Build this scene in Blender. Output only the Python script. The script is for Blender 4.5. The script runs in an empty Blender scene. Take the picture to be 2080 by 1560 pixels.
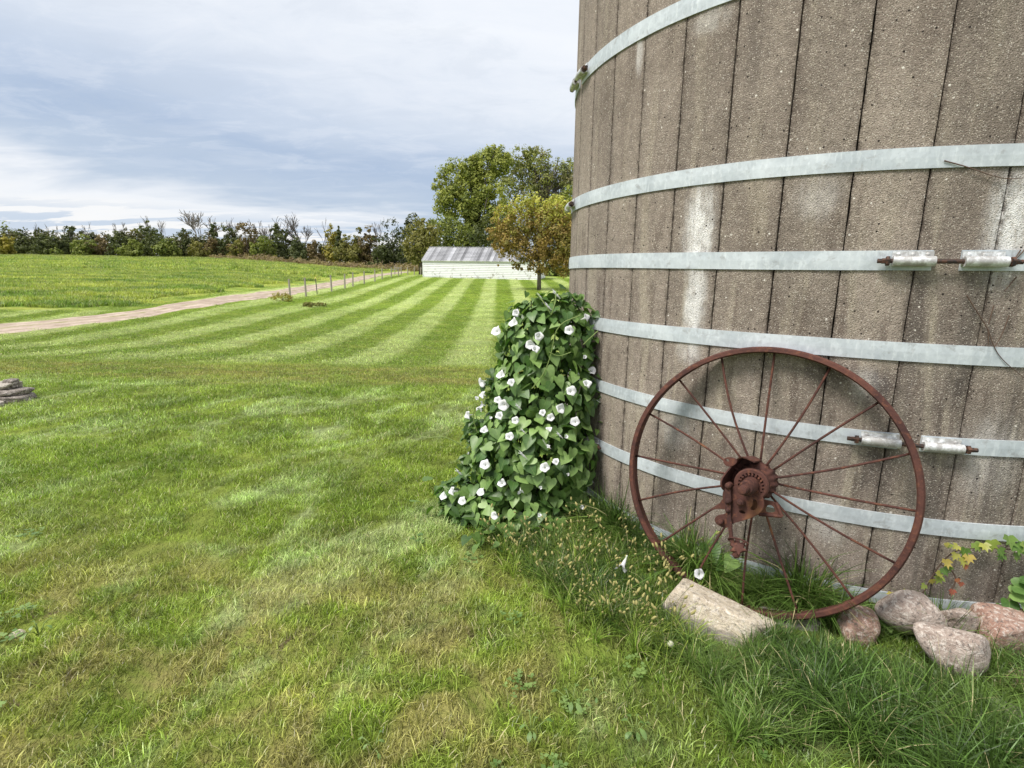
import bpy, bmesh, math, random
import numpy as np
from mathutils import Vector, Matrix
random.seed(7); rng = np.random.default_rng(11)
SC = bpy.context.scene; C = SC.collection
rad = math.radians
# ------------------------------------------------------------------ camera, light, exposure
FPX, PITCH, ROLL, CZ = 1100.25, 0.20357, 0.01513, 1.51
cF = np.array([0, math.cos(PITCH), -math.sin(PITCH)])
_R = np.array([1., 0, 0]); _U = np.array([0, math.sin(PITCH), math.cos(PITCH)])
cR = math.cos(ROLL)*_R + math.sin(ROLL)*_U
cU = -math.sin(ROLL)*_R + math.cos(ROLL)*_U
cam = bpy.data.cameras.new('camera'); camo = bpy.data.objects.new('camera', cam); C.objects.link(camo)
cam.sensor_width = 36; cam.lens = 36*FPX/2080; cam.clip_start = .05; cam.clip_end = 6000
camo.matrix_world = Matrix([[cR[i], cU[i], -cF[i], (0, 0, CZ)[i]] for i in range(3)] + [[0, 0, 0, 1]])
SC.camera = camo
SUN_EL, SUN_AZ = rad(56), rad(-122)          # azimuth from +Y towards +X
vs = SC.view_settings; vs.view_transform = 'Standard'; vs.look = 'None'; vs.gamma = 1; vs.exposure = 0.55
vs.use_curve_mapping = False
world = bpy.data.worlds.new('World'); SC.world = world; world.use_nodes = True
sunl = bpy.data.lights.new('sun', 'SUN'); sunl.energy = 2.9; sunl.angle = rad(19); sunl.color = (1, .95, .87)
suno = bpy.data.objects.new('sun', sunl); C.objects.link(suno)
sd = Vector((math.sin(SUN_AZ)*math.cos(SUN_EL), math.cos(SUN_AZ)*math.cos(SUN_EL), math.sin(SUN_EL)))
suno.rotation_euler = sd.to_track_quat('Z', 'Y').to_euler(); suno.location = (-20, 10, 30)

# ------------------------------------------------------------------ node helpers
class NT:
    def __init__(s, nt): s.nt = nt; nt.nodes.clear()
    def n(s, t, ins=None, **kw):
        nd = s.nt.nodes.new(t)
        for k, v in kw.items(): setattr(nd, k, v)
        for k, v in (ins or {}).items():
            sk = nd.inputs[k]
            if isinstance(v, bpy.types.NodeSocket): s.nt.links.new(v, sk)
            else:
                if hasattr(sk.default_value, '__len__') and not hasattr(v, '__len__'): v = [v]*len(sk.default_value)
                if hasattr(sk.default_value, '__len__') and len(sk.default_value) == 4 and len(v) == 3: v = (*v, 1)
                sk.default_value = v
        return nd
    def math(s, op, a, b=0., c=0., clamp=False):
        return s.n('ShaderNodeMath', {0: a, 1: b, 2: c}, operation=op, use_clamp=clamp).outputs[0]
    def mix(s, f, a, b, mode='MIX'):
        nd = s.n('ShaderNodeMix', data_type='RGBA', blend_type=mode)
        for k, v in ((0, f), (6, a), (7, b)):
            if isinstance(v, bpy.types.NodeSocket): s.nt.links.new(v, nd.inputs[k])
            else: nd.inputs[k].default_value = v if k == 0 else ((*v, 1) if len(v) == 3 else v)
        return nd.outputs[2]
    def noise(s, vec, scale, detail=3, rough=.55, dist=0.):
        return s.n('ShaderNodeTexNoise', {'Vector': vec, 'Scale': scale, 'Detail': detail, 'Roughness': rough, 'Distortion': dist}).outputs[0]
    def ramp(s, f, *st):
        nd = s.n('ShaderNodeValToRGB', {0: f}); cr = nd.color_ramp
        while len(cr.elements) < len(st): cr.elements.new(.5)
        for e, (p, c) in zip(cr.elements, st):
            e.position = p; e.color = (c, c, c, 1) if not hasattr(c, '__len__') else (*c, 1)
        return nd.outputs[0]
    def ss(s, x, a, b):      # smoothstep a..b -> 0..1
        return s.n('ShaderNodeMapRange', {0: x, 1: a, 2: b, 3: 0., 4: 1.}, interpolation_type='SMOOTHSTEP').outputs[0]
    def vmul(s, v, k):
        return s.n('ShaderNodeVectorMath', {0: v, 1: k}, operation='MULTIPLY').outputs[0]
    def xyz(s, v):
        o = s.n('ShaderNodeSeparateXYZ', {0: v}).outputs; return o[0], o[1], o[2]
    def comb(s, x, y, z):
        return s.n('ShaderNodeCombineXYZ', {0: x, 1: y, 2: z}).outputs[0]
    def attr(s, name): return s.n('ShaderNodeAttribute', attribute_name=name)
def newmat(name):
    m = bpy.data.materials.new(name); m.use_nodes = True
    return m, NT(m.node_tree)
def finish(t, col, rough=.7, bump=None, bs=.3, bd=.01, spec=.3, metal=0., trans=0., tcol=None):
    ins = {'Base Color': col, 'Roughness': rough, 'Specular IOR Level': spec, 'Metallic': metal}
    b = t.n('ShaderNodeBsdfPrincipled', ins)
    if bump is not None:
        bn = t.n('ShaderNodeBump', {'Height': bump, 'Strength': bs, 'Distance': bd})
        t.nt.links.new(bn.outputs[0], b.inputs['Normal'])
    o = b.outputs[0]
    if trans:
        tr = t.n('ShaderNodeBsdfTranslucent', {0: tcol if tcol is not None else col})
        o = t.n('ShaderNodeMixShader', {0: trans, 1: o, 2: tr.outputs[0]}).outputs[0]
    t.n('ShaderNodeOutputMaterial', {0: o})

# ------------------------------------------------------------------ world: pale layered overcast over a Nishita sky
t = NT(world.node_tree)
d = t.n('ShaderNodeTexCoord').outputs['Generated']; dx, dy, dz = t.xyz(d)
dzc = t.math('MAXIMUM', dz, 0.)
inv = t.math('DIVIDE', 1., t.math('ADD', dzc, .10))
pl = t.comb(t.math('MULTIPLY', dx, inv), t.math('MULTIPLY', dy, inv), 0.)
n1 = t.noise(t.vmul(pl, (.6, 1.0, 1)), .7, 5, .58, .5)
n2 = t.noise(t.vmul(pl, (.8, 2.2, 1)), 1.3, 6, .6, .3)
n3 = t.noise(t.n('ShaderNodeVectorMath', {0: t.vmul(pl, (.35, 1.0, 1)), 1: (5.2, 1.7, 0)}, operation='ADD').outputs[0], .8, 3, .5, .8)
zz = t.math('ADD', dzc, t.math('MULTIPLY', t.math('SUBTRACT', n1, .5), .20))
zz = t.math('ADD', zz, t.math('MULTIPLY', dx, .13))
cl = t.ramp(zz, (0.0, (.83, .83, .84)), (.035, (.78, .80, .84)), (.075, (.46, .54, .66)), (.13, (.39, .48, .63)),
            (.2, (.54, .61, .72)), (.28, (.80, .83, .87)), (.38, (.93, .94, .95)), (1., (1.1, 1.1, 1.1)))
low = t.math('MULTIPLY', t.ss(dz, .075, .03), t.ss(n2, .42, .58))
cl = t.mix(t.math('MULTIPLY', low, .8), cl, (.86, .85, .84))
cl = t.mix(t.math('MULTIPLY', t.math('MULTIPLY', t.ss(dz, .02, .05), t.ss(dz, .10, .06)), t.math('MULTIPLY', t.ss(n2, .52, .46), .75)), cl, (.43, .53, .68))
cl = t.mix(t.math('MULTIPLY', t.ss(n2, .5, .68), .14), cl, (.88, .89, .92))
cl = t.mix(t.math('MULTIPLY', t.math('MULTIPLY', t.ss(n3, .55, .4), t.ss(dz, .14, .3)), .38), cl, (.56, .63, .75))
n4 = t.noise(t.vmul(pl, (1.1, 1.6, 1)), 2.4, 7, .68, .5)
cl = t.mix(t.math('MULTIPLY', t.math('MULTIPLY', t.ss(n4, .46, .64), t.ss(dz, .08, .2)), .15), cl, (.93, .93, .94))
cl = t.mix(t.math('MULTIPLY', t.math('MULTIPLY', t.ss(n4, .50, .36), t.ss(dz, .08, .2)), .16), cl, (.50, .56, .65))
sky = t.n('ShaderNodeTexSky', sky_type='NISHITA', sun_disc=False, sun_elevation=SUN_EL, sun_rotation=SUN_AZ)
b1 = t.n('ShaderNodeBackground', {0: sky.outputs[0], 1: .1}); b2 = t.n('ShaderNodeBackground', {0: cl, 1: .80})
mx = t.n('ShaderNodeMixShader', {0: .92, 1: b1.outputs[0], 2: b2.outputs[0]})
t.n('ShaderNodeOutputWorld', {0: mx.outputs[0]})

# ------------------------------------------------------------------ object helpers
def link(o, parent=None, label=None, cat=None, group=None, kind=None):
    C.objects.link(o)
    if parent is not None: o.parent = parent
    for k, v in (('label', label), ('category', cat), ('group', group), ('kind', kind)):
        if v: o[k] = v
    return o
def empty(name, loc=(0, 0, 0), **kw):
    o = bpy.data.objects.new(name, None); o.location = loc; o.empty_display_size = .2
    return link(o, **kw)
class MB:
    def __init__(s): s.v = []; s.f = []; s.m = []
    def add(s, v, f, m=0):
        b = len(s.v); s.v += [tuple(p) for p in v]; s.f += [tuple(i+b for i in q) for q in f]; s.m += [m]*len(f)
    def box(s, c, size, rot=None, m=0):
        c = Vector(c); h = [x/2 for x in size]
        v = [Vector((a*h[0], b*h[1], e*h[2])) for a in (-1, 1) for b in (-1, 1) for e in (-1, 1)]
        if rot is not None: v = [rot @ p for p in v]
        s.add([p+c for p in v], [(0, 1, 3, 2), (4, 6, 7, 5), (0, 4, 5, 1), (2, 3, 7, 6), (0, 2, 6, 4), (1, 5, 7, 3)], m)
    def tube(s, pts, r, n=6, cap=True, m=0):
        pts = [Vector(p) for p in pts]; k = len(pts)
        rr = r if hasattr(r, '__len__') else [r]*k
        v = []; f = []; prev = None
        for i, p in enumerate(pts):
            d = (pts[min(i+1, k-1)]-pts[max(i-1, 0)]).normalized()
            if prev is None: a = d.orthogonal().normalized()
            else:
                a = prev-d*prev.dot(d); a = a.normalized() if a.length > 1e-6 else d.orthogonal().normalized()
            prev = a; b = d.cross(a)
            for j in range(n):
                t_ = 2*math.pi*j/n; v.append(p+(a*math.cos(t_)+b*math.sin(t_))*rr[i])
        for i in range(k-1):
            for j in range(n):
                f.append((i*n+j, i*n+(j+1) % n, (i+1)*n+(j+1) % n, (i+1)*n+j))
        if cap: f.append(tuple(range(n-1, -1, -1))); f.append(tuple((k-1)*n+j for j in range(n)))
        s.add(v, f, m)
    def lathe(s, prof, org, ax, n=24, closed=False, wob=None, m=0):   # prof: (radius, offset along axis)
        org = Vector(org); ax = Vector(ax).normalized(); a = ax.orthogonal().normalized(); b = ax.cross(a)
        v = []; f = []; k = len(prof)
        for i, (r, h) in enumerate(prof):
            for j in range(n):
                t_ = 2*math.pi*j/n; q = r*(wob(t_, i) if wob else 1)
                v.append(org+ax*h+(a*math.cos(t_)+b*math.sin(t_))*q)
        for i in range(k if closed else k-1):
            i2 = (i+1) % k
            for j in range(n): f.append((i*n+j, i*n+(j+1) % n, i2*n+(j+1) % n, i2*n+j))
        if not closed: f.append(tuple(range(n-1, -1, -1))); f.append(tuple((k-1)*n+j for j in range(n)))
        s.add(v, f, m)
    def mesh(s, name, mats, smooth=False):
        me = bpy.data.meshes.new(name); me.from_pydata(s.v, [], s.f)
        for m in (mats if isinstance(mats, (list, tuple)) else [mats]): me.materials.append(m)
        if len(set(s.m)) > 1: me.polygons.foreach_set('material_index', s.m)
        me.update(); bm = bmesh.new(); bm.from_mesh(me); bmesh.ops.recalc_face_normals(bm, faces=bm.faces); bm.to_mesh(me); bm.free()
        if smooth:
            me.shade_smooth()
            if smooth != 'all': me.set_sharp_from_angle(angle=rad(40))
        return me
    def build(s, name, mats, parent=None, smooth=False, loc=None, **kw):
        o = bpy.data.objects.new(name, s.mesh(name, mats, smooth))
        if loc is not None: o.location = loc
        return link(o, parent, **kw)
def npmesh(name, V, nside, mats, attr=None, smooth=False):     # V (n*nside,3): separate polygons
    me = bpy.data.meshes.new(name); n = len(V)//nside
    me.vertices.add(len(V)); me.vertices.foreach_set('co', np.asarray(V, np.float32).ravel())
    me.loops.add(n*nside); me.loops.foreach_set('vertex_index', np.arange(n*nside, dtype=np.int32))
    me.polygons.add(n); me.polygons.foreach_set('loop_start', np.arange(0, n*nside, nside, dtype=np.int32))
    me.polygons.foreach_set('loop_total', np.full(n, nside, np.int32))
    for m in (mats if isinstance(mats, (list, tuple)) else [mats]): me.materials.append(m)
    if attr is not None:
        a = me.attributes.new('r', 'FLOAT', 'FACE'); a.data.foreach_set('value', np.asarray(attr, np.float32))
    me.update(calc_edges=True)
    return me
# ------------------------------------------------------------------ terrain
PY = [-400, 0, 6, 9, 12, 13.7, 18, 23.5, 30, 39, 50, 64, 72, 100, 160, 260, 3000]
PZ = [0, 0, 0, -.27, -.62, -.83, -1.06, -1.1, -.97, -.75, -.2, .43, .75, 1.3, 2.9, 3.6, 3.6]
QZ = [0, 0, 0, -.27, -.6, -.75, -1.0, -.88, -.5, 0.05, .6, 1.1, 1.4, 2.5, 4.3, 4.9, 4.9]
def pch(xs, ys, x):
    xs = np.array(xs, float); ys = np.array(ys, float)
    dd = np.diff(ys)/np.diff(xs); m = np.zeros_like(ys)
    for i in range(1, len(xs)-1): m[i] = 0 if dd[i-1]*dd[i] <= 0 else 2*dd[i-1]*dd[i]/(dd[i-1]+dd[i])
    x = np.clip(x, xs[0], xs[-1]); i = np.clip(np.searchsorted(xs, x)-1, 0, len(xs)-2)
    h = xs[i+1]-xs[i]; q = (x-xs[i])/h
    return (2*q**3-3*q**2+1)*ys[i]+(q**3-2*q**2+q)*h*m[i]+(-2*q**3+3*q**2)*ys[i+1]+(q**3-q**2)*h*m[i+1]
def zg(x, y):
    x = np.asarray(x, float); y = np.asarray(y, float)
    w = np.clip((-x/(np.maximum(y, 0)+6)-.22)/.3, 0, 1); w = w*w*(3-2*w)
    z = pch(PY, PZ, y)*(1-w)+pch(PY, QZ, y)*w
    return z + .012*np.sin(x*1.9+.6*y)*np.sin(y*1.3+1)*np.clip(y/4, 0, 1)
def ray(u, v): return cF+cR*(u-1040)/FPX-cU*(v-780)/FPX
def at(u, v, Y):                 # the point at depth Y seen at photo pixel (u, v)
    d = ray(u, v); return Vector(np.array([0, 0, CZ])+d*(Y/d[1]))
def ground(u, v):
    d = ray(u, v); q = np.concatenate([np.arange(.5, 10, .02), np.arange(10, 300, .1)])
    P = np.array([0, 0, CZ])+q[:, None]*d
    i = np.where(P[:, 2]-zg(P[:, 0], P[:, 1]) < 0)[0][0]
    return Vector((P[i, 0], P[i, 1], float(zg(P[i, 0], P[i, 1]))))
SX, SY, SR = 2.2393, 3.9326, 1.83
def silo_th(u, v):
    d = ray(u, v); a = d[0]**2+d[1]**2; b = -2*(d[0]*SX+d[1]*SY); c = SX*SX+SY*SY-SR*SR
    q = (-b-math.sqrt(max(b*b-4*a*c, 0)))/(2*a); P = d*q
    return math.atan2(P[0]-SX, SY-P[1]), P[2]+CZ
def silo_Y(u, v):       # depth of the silo wall along this line of sight
    a_, z = silo_th(u, v); return SY-SR*math.cos(a_)
def sp(th, z, off=0.): return Vector((SX+(SR+off)*math.sin(th), SY-(SR+off)*math.cos(th), z))

# ------------------------------------------------------------------ lawn colour, shared by the soil sheet and the blades
def lane_x(y):      # centre line of the gravel lane
    return np.interp(y, [10, 14, 18, 22, 26, 30, 38, 50, 62, 78, 100], [-40, -28, -21.5, -19.6, -18.2, -17.7, -17.3, -17.6, -18.0, -18.6, -19.5])
lg = bpy.data.node_groups.new('lawn_colour', 'ShaderNodeTree')
lg.interface.new_socket('Color', in_out='OUTPUT', socket_type='NodeSocketColor')
t = NT(lg)
pos = t.n('ShaderNodeNewGeometry').outputs['Position']; px_, py_, pz_ = t.xyz(pos)
P2 = t.comb(px_, py_, 0.)
nl = t.noise(P2, .30, 3, .6); nm = t.noise(P2, 1.4, 4, .6, .4); ns = t.noise(P2, 7., 3, .6)
c = t.mix(t.ss(nm, .35, .65), (.160, .240, .028), (.285, .375, .062))
c = t.mix(t.math('MULTIPLY', t.ss(nl, .45, .65), .5), c, (.36, .41, .09))
rotv = t.n('ShaderNodeVectorRotate', {'Vector': P2, 'Angle': rad(-62)}, rotation_type='Z_AXIS').outputs[0]
ps = t.noise(t.vmul(rotv, (.6, 1.25, 1)), 1.25, 5, .65, 1.0)
c = t.mix(t.math('MULTIPLY', t.math('MULTIPLY', t.ss(ps, .48, .64), t.ss(py_, 9., 7.)), .8), c, (.46, .56, .27))
# mower stripes: sheen of the bent blades painted as paler green
sx = t.math('ADD', t.math('ADD', px_, .85), t.math('MULTIPLY', py_, .028))
sx = t.math('ADD', sx, t.math('MULTIPLY', t.math('SUBTRACT', nm, .5), .5))
st = t.ss(t.math('ADD', t.math('COSINE', t.math('MULTIPLY', sx, 2*math.pi/2.74)), t.math('MULTIPLY', t.math('SUBTRACT', t.noise(t.vmul(P2, (1.2, .5, 1)), 2.2, 4, .7), .5), 1.6)), -.42, .62)
stm = t.math('MULTIPLY', t.ss(py_, 11.5, 13.5), t.ss(py_, 90., 70.))
streak = t.noise(t.vmul(P2, (.5, 2.6, 1)), 1.0, 4, .6)
c = t.mix(t.math('MULTIPLY', stm, .75), c, t.mix(st, (.165, .250, .026), (.46, .53, .24)))
c = t.mix(t.math('MULTIPLY', t.math('MULTIPLY', t.ss(streak, .5, .68), t.ss(py_, 6., 12.)), .55), c, (.35, .36, .085))
c = t.mix(t.math('MULTIPLY', t.math('MULTIPLY', t.ss(streak, .48, .34), t.ss(py_, 6., 12.)), .5), c, (.13, .20, .025))
# worn brownish strip in the dip
yc = t.math('ADD', t.math('SUBTRACT', py_, t.math('MULTIPLY', px_, -.04)), t.math('MULTIPLY', t.math('SUBTRACT', nl, .5), 3.))
wb = t.math('MULTIPLY', t.ss(yc, 7.0, 8.2), t.ss(yc, 12.4, 10.3))
c = t.mix(t.math('MULTIPLY', wb, t.math('MULTIPLY', t.ss(streak, .42, .60), .65)), c, (.36, .29, .11))
c = t.mix(t.math('MULTIPLY', wb, t.math('MULTIPLY', t.ss(t.noise(t.vmul(P2, (.5, 2.6, 1)), 2.3, 4, .6), .50, .62), .8)), c, (.16, .16, .045))
# dry patches in the foreground
dr = t.math('MULTIPLY', t.ss(py_, 3.4, 1.9), t.ss(px_, 1.1, .0))
dn = t.noise(P2, 2.6, 5, .65, .6)
c = t.mix(t.math('MULTIPLY', dr, t.math('MULTIPLY', t.ss(dn, .40, .60), .80)), c, (.40, .35, .14))
c = t.mix(t.math('MULTIPLY', dr, t.ss(t.noise(P2, 6.5, 5, .7, .8), .60, .70)), c, (.17, .13, .08))
# lusher, darker green beside the silo, with its shade painted in
lu = t.math('MULTIPLY', t.ss(px_, -.1, .7), t.ss(py_, 4.5, 3.))
c = t.mix(t.math('MULTIPLY', lu, .6), c, (.11, .185, .032))
# crop field left of the lane
fl = t.math('MULTIPLY', t.ss(px_, -19.2, -19.8), t.ss(py_, 26.5, 28.))
fn = t.noise(t.vmul(P2, (.12, .5, 1)), 1.0, 4, .62)
fc = t.mix(t.ss(fn, .38, .62), (.17, .26, .045), (.40, .43, .10))
c = t.mix(fl, c, fc)
c = t.mix(t.math('MULTIPLY', t.ss(py_, 95., 130.), .45), c, (.25, .25, .09))
cs = t.noise(t.vmul(P2, (.9, 4.5, 1)), .9, 5, .7)
c = t.mix(1.0, c, t.ramp(cs, (.3, .76), (.7, 1.22)), 'MULTIPLY')
c = t.mix(1.0, c, t.ramp(ns, (.2, .72), (.8, 1.25)), 'MULTIPLY')
c = t.mix(1.0, c, (1.05, 1.07, .97), 'MULTIPLY')
t.n('NodeGroupOutput', {0: c})
def lawncol(t): 
    g = t.n('ShaderNodeGroup'); g.node_tree = lg; return g.outputs[0]
m_soil, t = newmat('lawn_soil')
pos = t.n('ShaderNodeNewGeometry').outputs['Position']; x_, y_, z_ = t.xyz(pos)
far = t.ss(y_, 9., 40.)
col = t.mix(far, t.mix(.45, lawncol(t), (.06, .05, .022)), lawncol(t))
fine = t.noise(t.vmul(pos, (1, .45, 1)), 9., 5, .7)
col = t.mix(1.0, col, t.ramp(fine, (.25, .62), (.75, 1.3)), 'MULTIPLY')
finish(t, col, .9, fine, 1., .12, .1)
def blade_mat(name, straw=.08, trans=.28, base=None, spec=.5, sc=(.58, .52, .28)):
    m, t = newmat(name)
    col = lawncol(t) if base is None else t.mix(t.ss(t.noise(t.n('ShaderNodeNewGeometry').outputs['Position'], 2., 3), .35, .65), base[0], base[1])
    r = t.attr('r').outputs['Fac']; ri = t.n('ShaderNodeObjectInfo').outputs['Random']
    col = t.mix(1., col, t.ramp(r, (0, .42), (.75, 1.3), (1, 1.9)), 'MULTIPLY')
    col = t.mix(1., col, t.ramp(ri, (0, .8), (1, 1.2)), 'MULTIPLY')
    col = t.mix(t.math('GREATER_THAN', t.math('FRACT', t.math('MULTIPLY', r, 37.7)), 1-straw), col, sc)
    finish(t, col, .38, spec=spec, trans=trans, tcol=t.mix(1., col, (1.1, 1.25, .6), 'MULTIPLY'))
    return m
m_blade = blade_mat('lawn_blade', .045)
m_long = blade_mat('long_blade', .05, base=((.065, .125, .025), (.135, .215, .045)))
m_crop = blade_mat('crop_leaf', .04)

# ground sheet
ys = np.unique(np.concatenate([np.linspace(-60, -2, 14), np.linspace(-2, 14, 90), np.linspace(14, 40, 70), np.linspace(40, 110, 70), np.geomspace(110, 2800, 30)]))
xp = np.concatenate([np.linspace(0, 4, 16), np.linspace(4, 30, 66)[1:], np.linspace(30, 120, 40)[1:], np.geomspace(120, 2500, 18)[1:]])
xs = np.concatenate([-xp[:0:-1], xp])
XX, YY = np.meshgrid(xs, ys); ZZ = zg(XX, YY); nx = len(xs); ny = len(ys)
me = bpy.data.meshes.new('ground')
idx = np.arange(nx*ny).reshape(ny, nx)
F = np.stack([idx[:-1, :-1], idx[:-1, 1:], idx[1:, 1:], idx[1:, :-1]], -1).reshape(-1, 4)
me.from_pydata(np.stack([XX, YY, ZZ], -1).reshape(-1, 3).tolist(), [], F.tolist()); me.shade_smooth(); me.materials.append(m_soil)
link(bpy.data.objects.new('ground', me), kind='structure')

# gravel lane
m_grav, t = newmat('gravel')
pos = t.n('ShaderNodeNewGeometry').outputs['Position']
g1 = t.noise(pos, 1.2, 5, .65); g2 = t.noise(pos, 14., 4, .7); u_ = t.attr('r').outputs['Fac']
col = t.mix(t.ss(g1, .35, .65), (.34, .27, .215), (.52, .43, .355))
col = t.mix(t.math('MULTIPLY', t.ss(t.math('ABSOLUTE', t.math('SUBTRACT', t.math('ABSOLUTE', u_), .30)), .10, .0), .4), col, (.24, .18, .14))
col = t.mix(t.math('MULTIPLY', t.ss(t.math('ABSOLUTE', u_), .16, .0), t.ss(g1, .45, .6)), col, (.22, .21, .09))
col = t.mix(1., col, t.ramp(g2, (.2, .7), (.8, 1.25)), 'MULTIPLY')
finish(t, col, .95, g2, .8, .03, .15)
V = []; A = []; yy = np.concatenate([np.arange(9, 40, .3), np.arange(40, 101, 1.)])
NW = 16
pts = np.stack([lane_x(yy), yy], 1)
for _ in range(3): pts[1:-1] = (pts[:-2]+pts[1:-1]*2+pts[2:])/4
tg = np.gradient(pts, axis=0); tg /= np.linalg.norm(tg, axis=1)[:, None]; nr = np.stack([tg[:, 1], -tg[:, 0]], 1)
for i, (p, n) in enumerate(zip(pts, nr)):
    hw = 1.08 + .12*math.sin(yy[i]*1.3)+.06*math.sin(yy[i]*3.7) + 1.9*max(0, 1-(yy[i]-9)/18)
    for j in range(NW+1):
        s_ = -1+2*j/NW; e = s_*hw; q = p+n*e
        V.append((q[0], q[1], float(zg(*q))+.035-.05*(abs(s_) == 1)-.02*math.exp(-((abs(s_)-.6)/.15)**2))); A.append(s_*.5)
mb = MB(); mb.add(V, [(i*(NW+1)+j, i*(NW+1)+j+1, (i+1)*(NW+1)+j+1, (i+1)*(NW+1)+j) for i in range(len(yy)-1) for j in range(NW)])
lane = mb.build('gravel_lane', m_grav, smooth='all', kind='structure')
a = lane.data.attributes.new('r', 'FLOAT', 'POINT'); a.data.foreach_set('value', A)

# ------------------------------------------------------------------ silo
m_conc, t = newmat('stave_concrete')
pos = t.n('ShaderNodeNewGeometry').outputs['Position']; x_, y_, z_ = t.xyz(pos)
th = t.math('ARCTAN2', t.math('SUBTRACT', x_, SX), t.math('SUBTRACT', SY, y_))
uu = t.math('MULTIPLY', th, SR); UV = t.comb(uu, z_, 0.); ri = t.n('ShaderNodeObjectInfo').outputs['Random']
col = t.mix(t.ss(t.noise(UV, 1.7, 4, .6), .3, .7), (.215, .178, .150), (.32, .27, .228))
col = t.mix(1., col, t.ramp(ri, (0, .86), (1, 1.12)), 'MULTIPLY')
# vertical washes
wv = t.noise(t.vmul(UV, (5., .55, 1)), 1.6, 4, .6, .3); wv2 = t.noise(t.vmul(UV, (9., .9, 1)), 1.6, 4, .6, .2)
lowm = t.ss(z_, 2.3, 1.0)
col = t.mix(t.math('MULTIPLY', t.ss(wv, .50, .66), t.math('ADD', .25, t.math('MULTIPLY', lowm, .45))), col, (.41, .36, .28))
col = t.mix(t.math('MULTIPLY', t.ss(wv2, .52, .64), t.math('ADD', .25, t.math('MULTIPLY', lowm, .35))), col, (.125, .095, .08))
# splash stains just under each hoop
HZ = [.11, .47, .835, 1.213, 1.58, 1.965, 2.72, 3.48, 4.23, 4.98, 5.73, 6.48, 7.23, 7.98, 8.73]
ph = t.math('FRACT', t.math('DIVIDE', t.math('SUBTRACT', z_, .11), .373))
col = t.mix(t.math('MULTIPLY', t.math('MULTIPLY', t.ss(ph, .55, .9), t.ss(wv2, .44, .6)), t.math('MULTIPLY', lowm, .5)), col, (.47, .42, .34))
def blob(th0, z0, su, sz, f, colr, amt, c):
    e = t.math('ADD', t.math('POWER', t.math('DIVIDE', t.math('SUBTRACT', uu, th0*SR), su), 2.), t.math('POWER', t.math('DIVIDE', t.math('SUBTRACT', z_, z0), sz), 2.))
    g = t.math('EXPONENT', t.math('MULTIPLY', e, -1.))
    return t.mix(t.math('MULTIPLY', t.ss(t.math('MULTIPLY', g, t.math('ADD', t.math('MULTIPLY', f, 2.2), -.35)), .10, .75), amt), c, colr)
fn = t.noise(t.vmul(UV, (3., .7, 1)), 7., 6, .75, .4)
for (u, v, su, sz, k) in [(1420, 465, .085, .22, 1.), (1412, 610, .06, .22, .9), (1400, 710, .07, .08, .55), (1300, 110, .03, .10, .5), (2050, 450, .08, .25, 1.), (1760, 780, .07, .07, .4), (1445, 40, .1, .06, .3), (1660, 400, .10, .10, .25), (1680, 1060, .10, .12, .35), (2010, 930, .14, .2, .3), (1370, 870, .12, .12, .25)]:
    a_, b_ = silo_th(u, v); col = blob(a_, b_, su, sz, fn, (.74, .73, .72), k, col)
for (u, v, su, sz, k) in [(1860, 640, .05, .2, .6), (1975, 620, .05, .25, .5), (1790, 790, .07, .10, .7), (1770, 960, .07, .14, .7), (1950, 780, .05, .1, .7), (1900, 1000, .04, .2, .6), (1700, 760, .12, .06, .5), (1560, 780, .08, .08, .4), (1990, 1130, .05, .1, .5), (1620, 1150, .08, .07, .3), (1240, 320, .05, .4, .25), (1540, 70, .06, .3, .35)]:
    a_, b_ = silo_th(u, v); col = blob(a_, b_, su, sz, fn, (.085, .072, .066), k, col)
# crumbled, dirty joint edges
jf = t.math('FRACT', t.math('ADD', t.math('DIVIDE', t.math('SUBTRACT', th, -.7747), 2*math.pi/45), 10.)); jd = t.math('SUBTRACT', .5, t.math('ABSOLUTE', t.math('SUBTRACT', jf, .5)))
jn = t.noise(t.vmul(UV, (1, .5, 1)), 45., 5, .75)
col = t.mix(t.math('MULTIPLY', t.ss(jd, .075, .01), t.math('MULTIPLY', t.ss(jn, .44, .60), .8)), col, (.075, .058, .048))
col = t.mix(t.math('MULTIPLY', t.ss(jd, .16, .0), .22), col, (.12, .095, .08))
rn = t.noise(t.vmul(UV, (7., .35, 1)), 1.4, 4, .6, .2)
col = t.mix(t.math('MULTIPLY', t.math('MULTIPLY', t.ss(uu, -1.1, -.3), t.ss(z_, 1.6, 1.1)), t.math('MULTIPLY', t.ss(rn, .50, .62), .55)), col, (.115, .10, .088))
# aggregate
vo = t.n('ShaderNodeTexVoronoi', {'Vector': pos, 'Scale': 190.}); vd = vo.outputs['Distance']; vc = t.xyz(vo.outputs['Color'])
spk = t.math('MULTIPLY', t.ss(vd, .52, .30), t.ss(vc[0], .70, .80))
col = t.mix(t.math('MULTIPLY', spk, .6), col, t.mix(vc[1], (.56, .49, .40), (.74, .70, .63)))
spd = t.math('MULTIPLY', t.ss(vd, .50, .25), t.ss(vc[0], .26, .20))
col = t.mix(t.math('MULTIPLY', spd, .75), col, (.06, .045, .035))
v2 = t.n('ShaderNodeTexVoronoi', {'Vector': pos, 'Scale': 55.}); v2c = t.xyz(v2.outputs['Color'])
col = t.mix(t.math('MULTIPLY', t.ss(v2.outputs['Distance'], .30, .18), t.ss(v2c[0], .97, .98)), col, (.70, .66, .60))
col = t.mix(t.math('MULTIPLY', t.ss(v2.outputs['Distance'], .28, .18), t.ss(v2c[1], .93, .95)), col, (.035, .028, .025))
gr = t.noise(pos, 210., 3, .7)
col = t.mix(1., col, t.ramp(gr, (.3, .76), (.7, 1.24)), 'MULTIPLY')
mo = t.noise(pos, 26., 5, .7)
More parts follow.
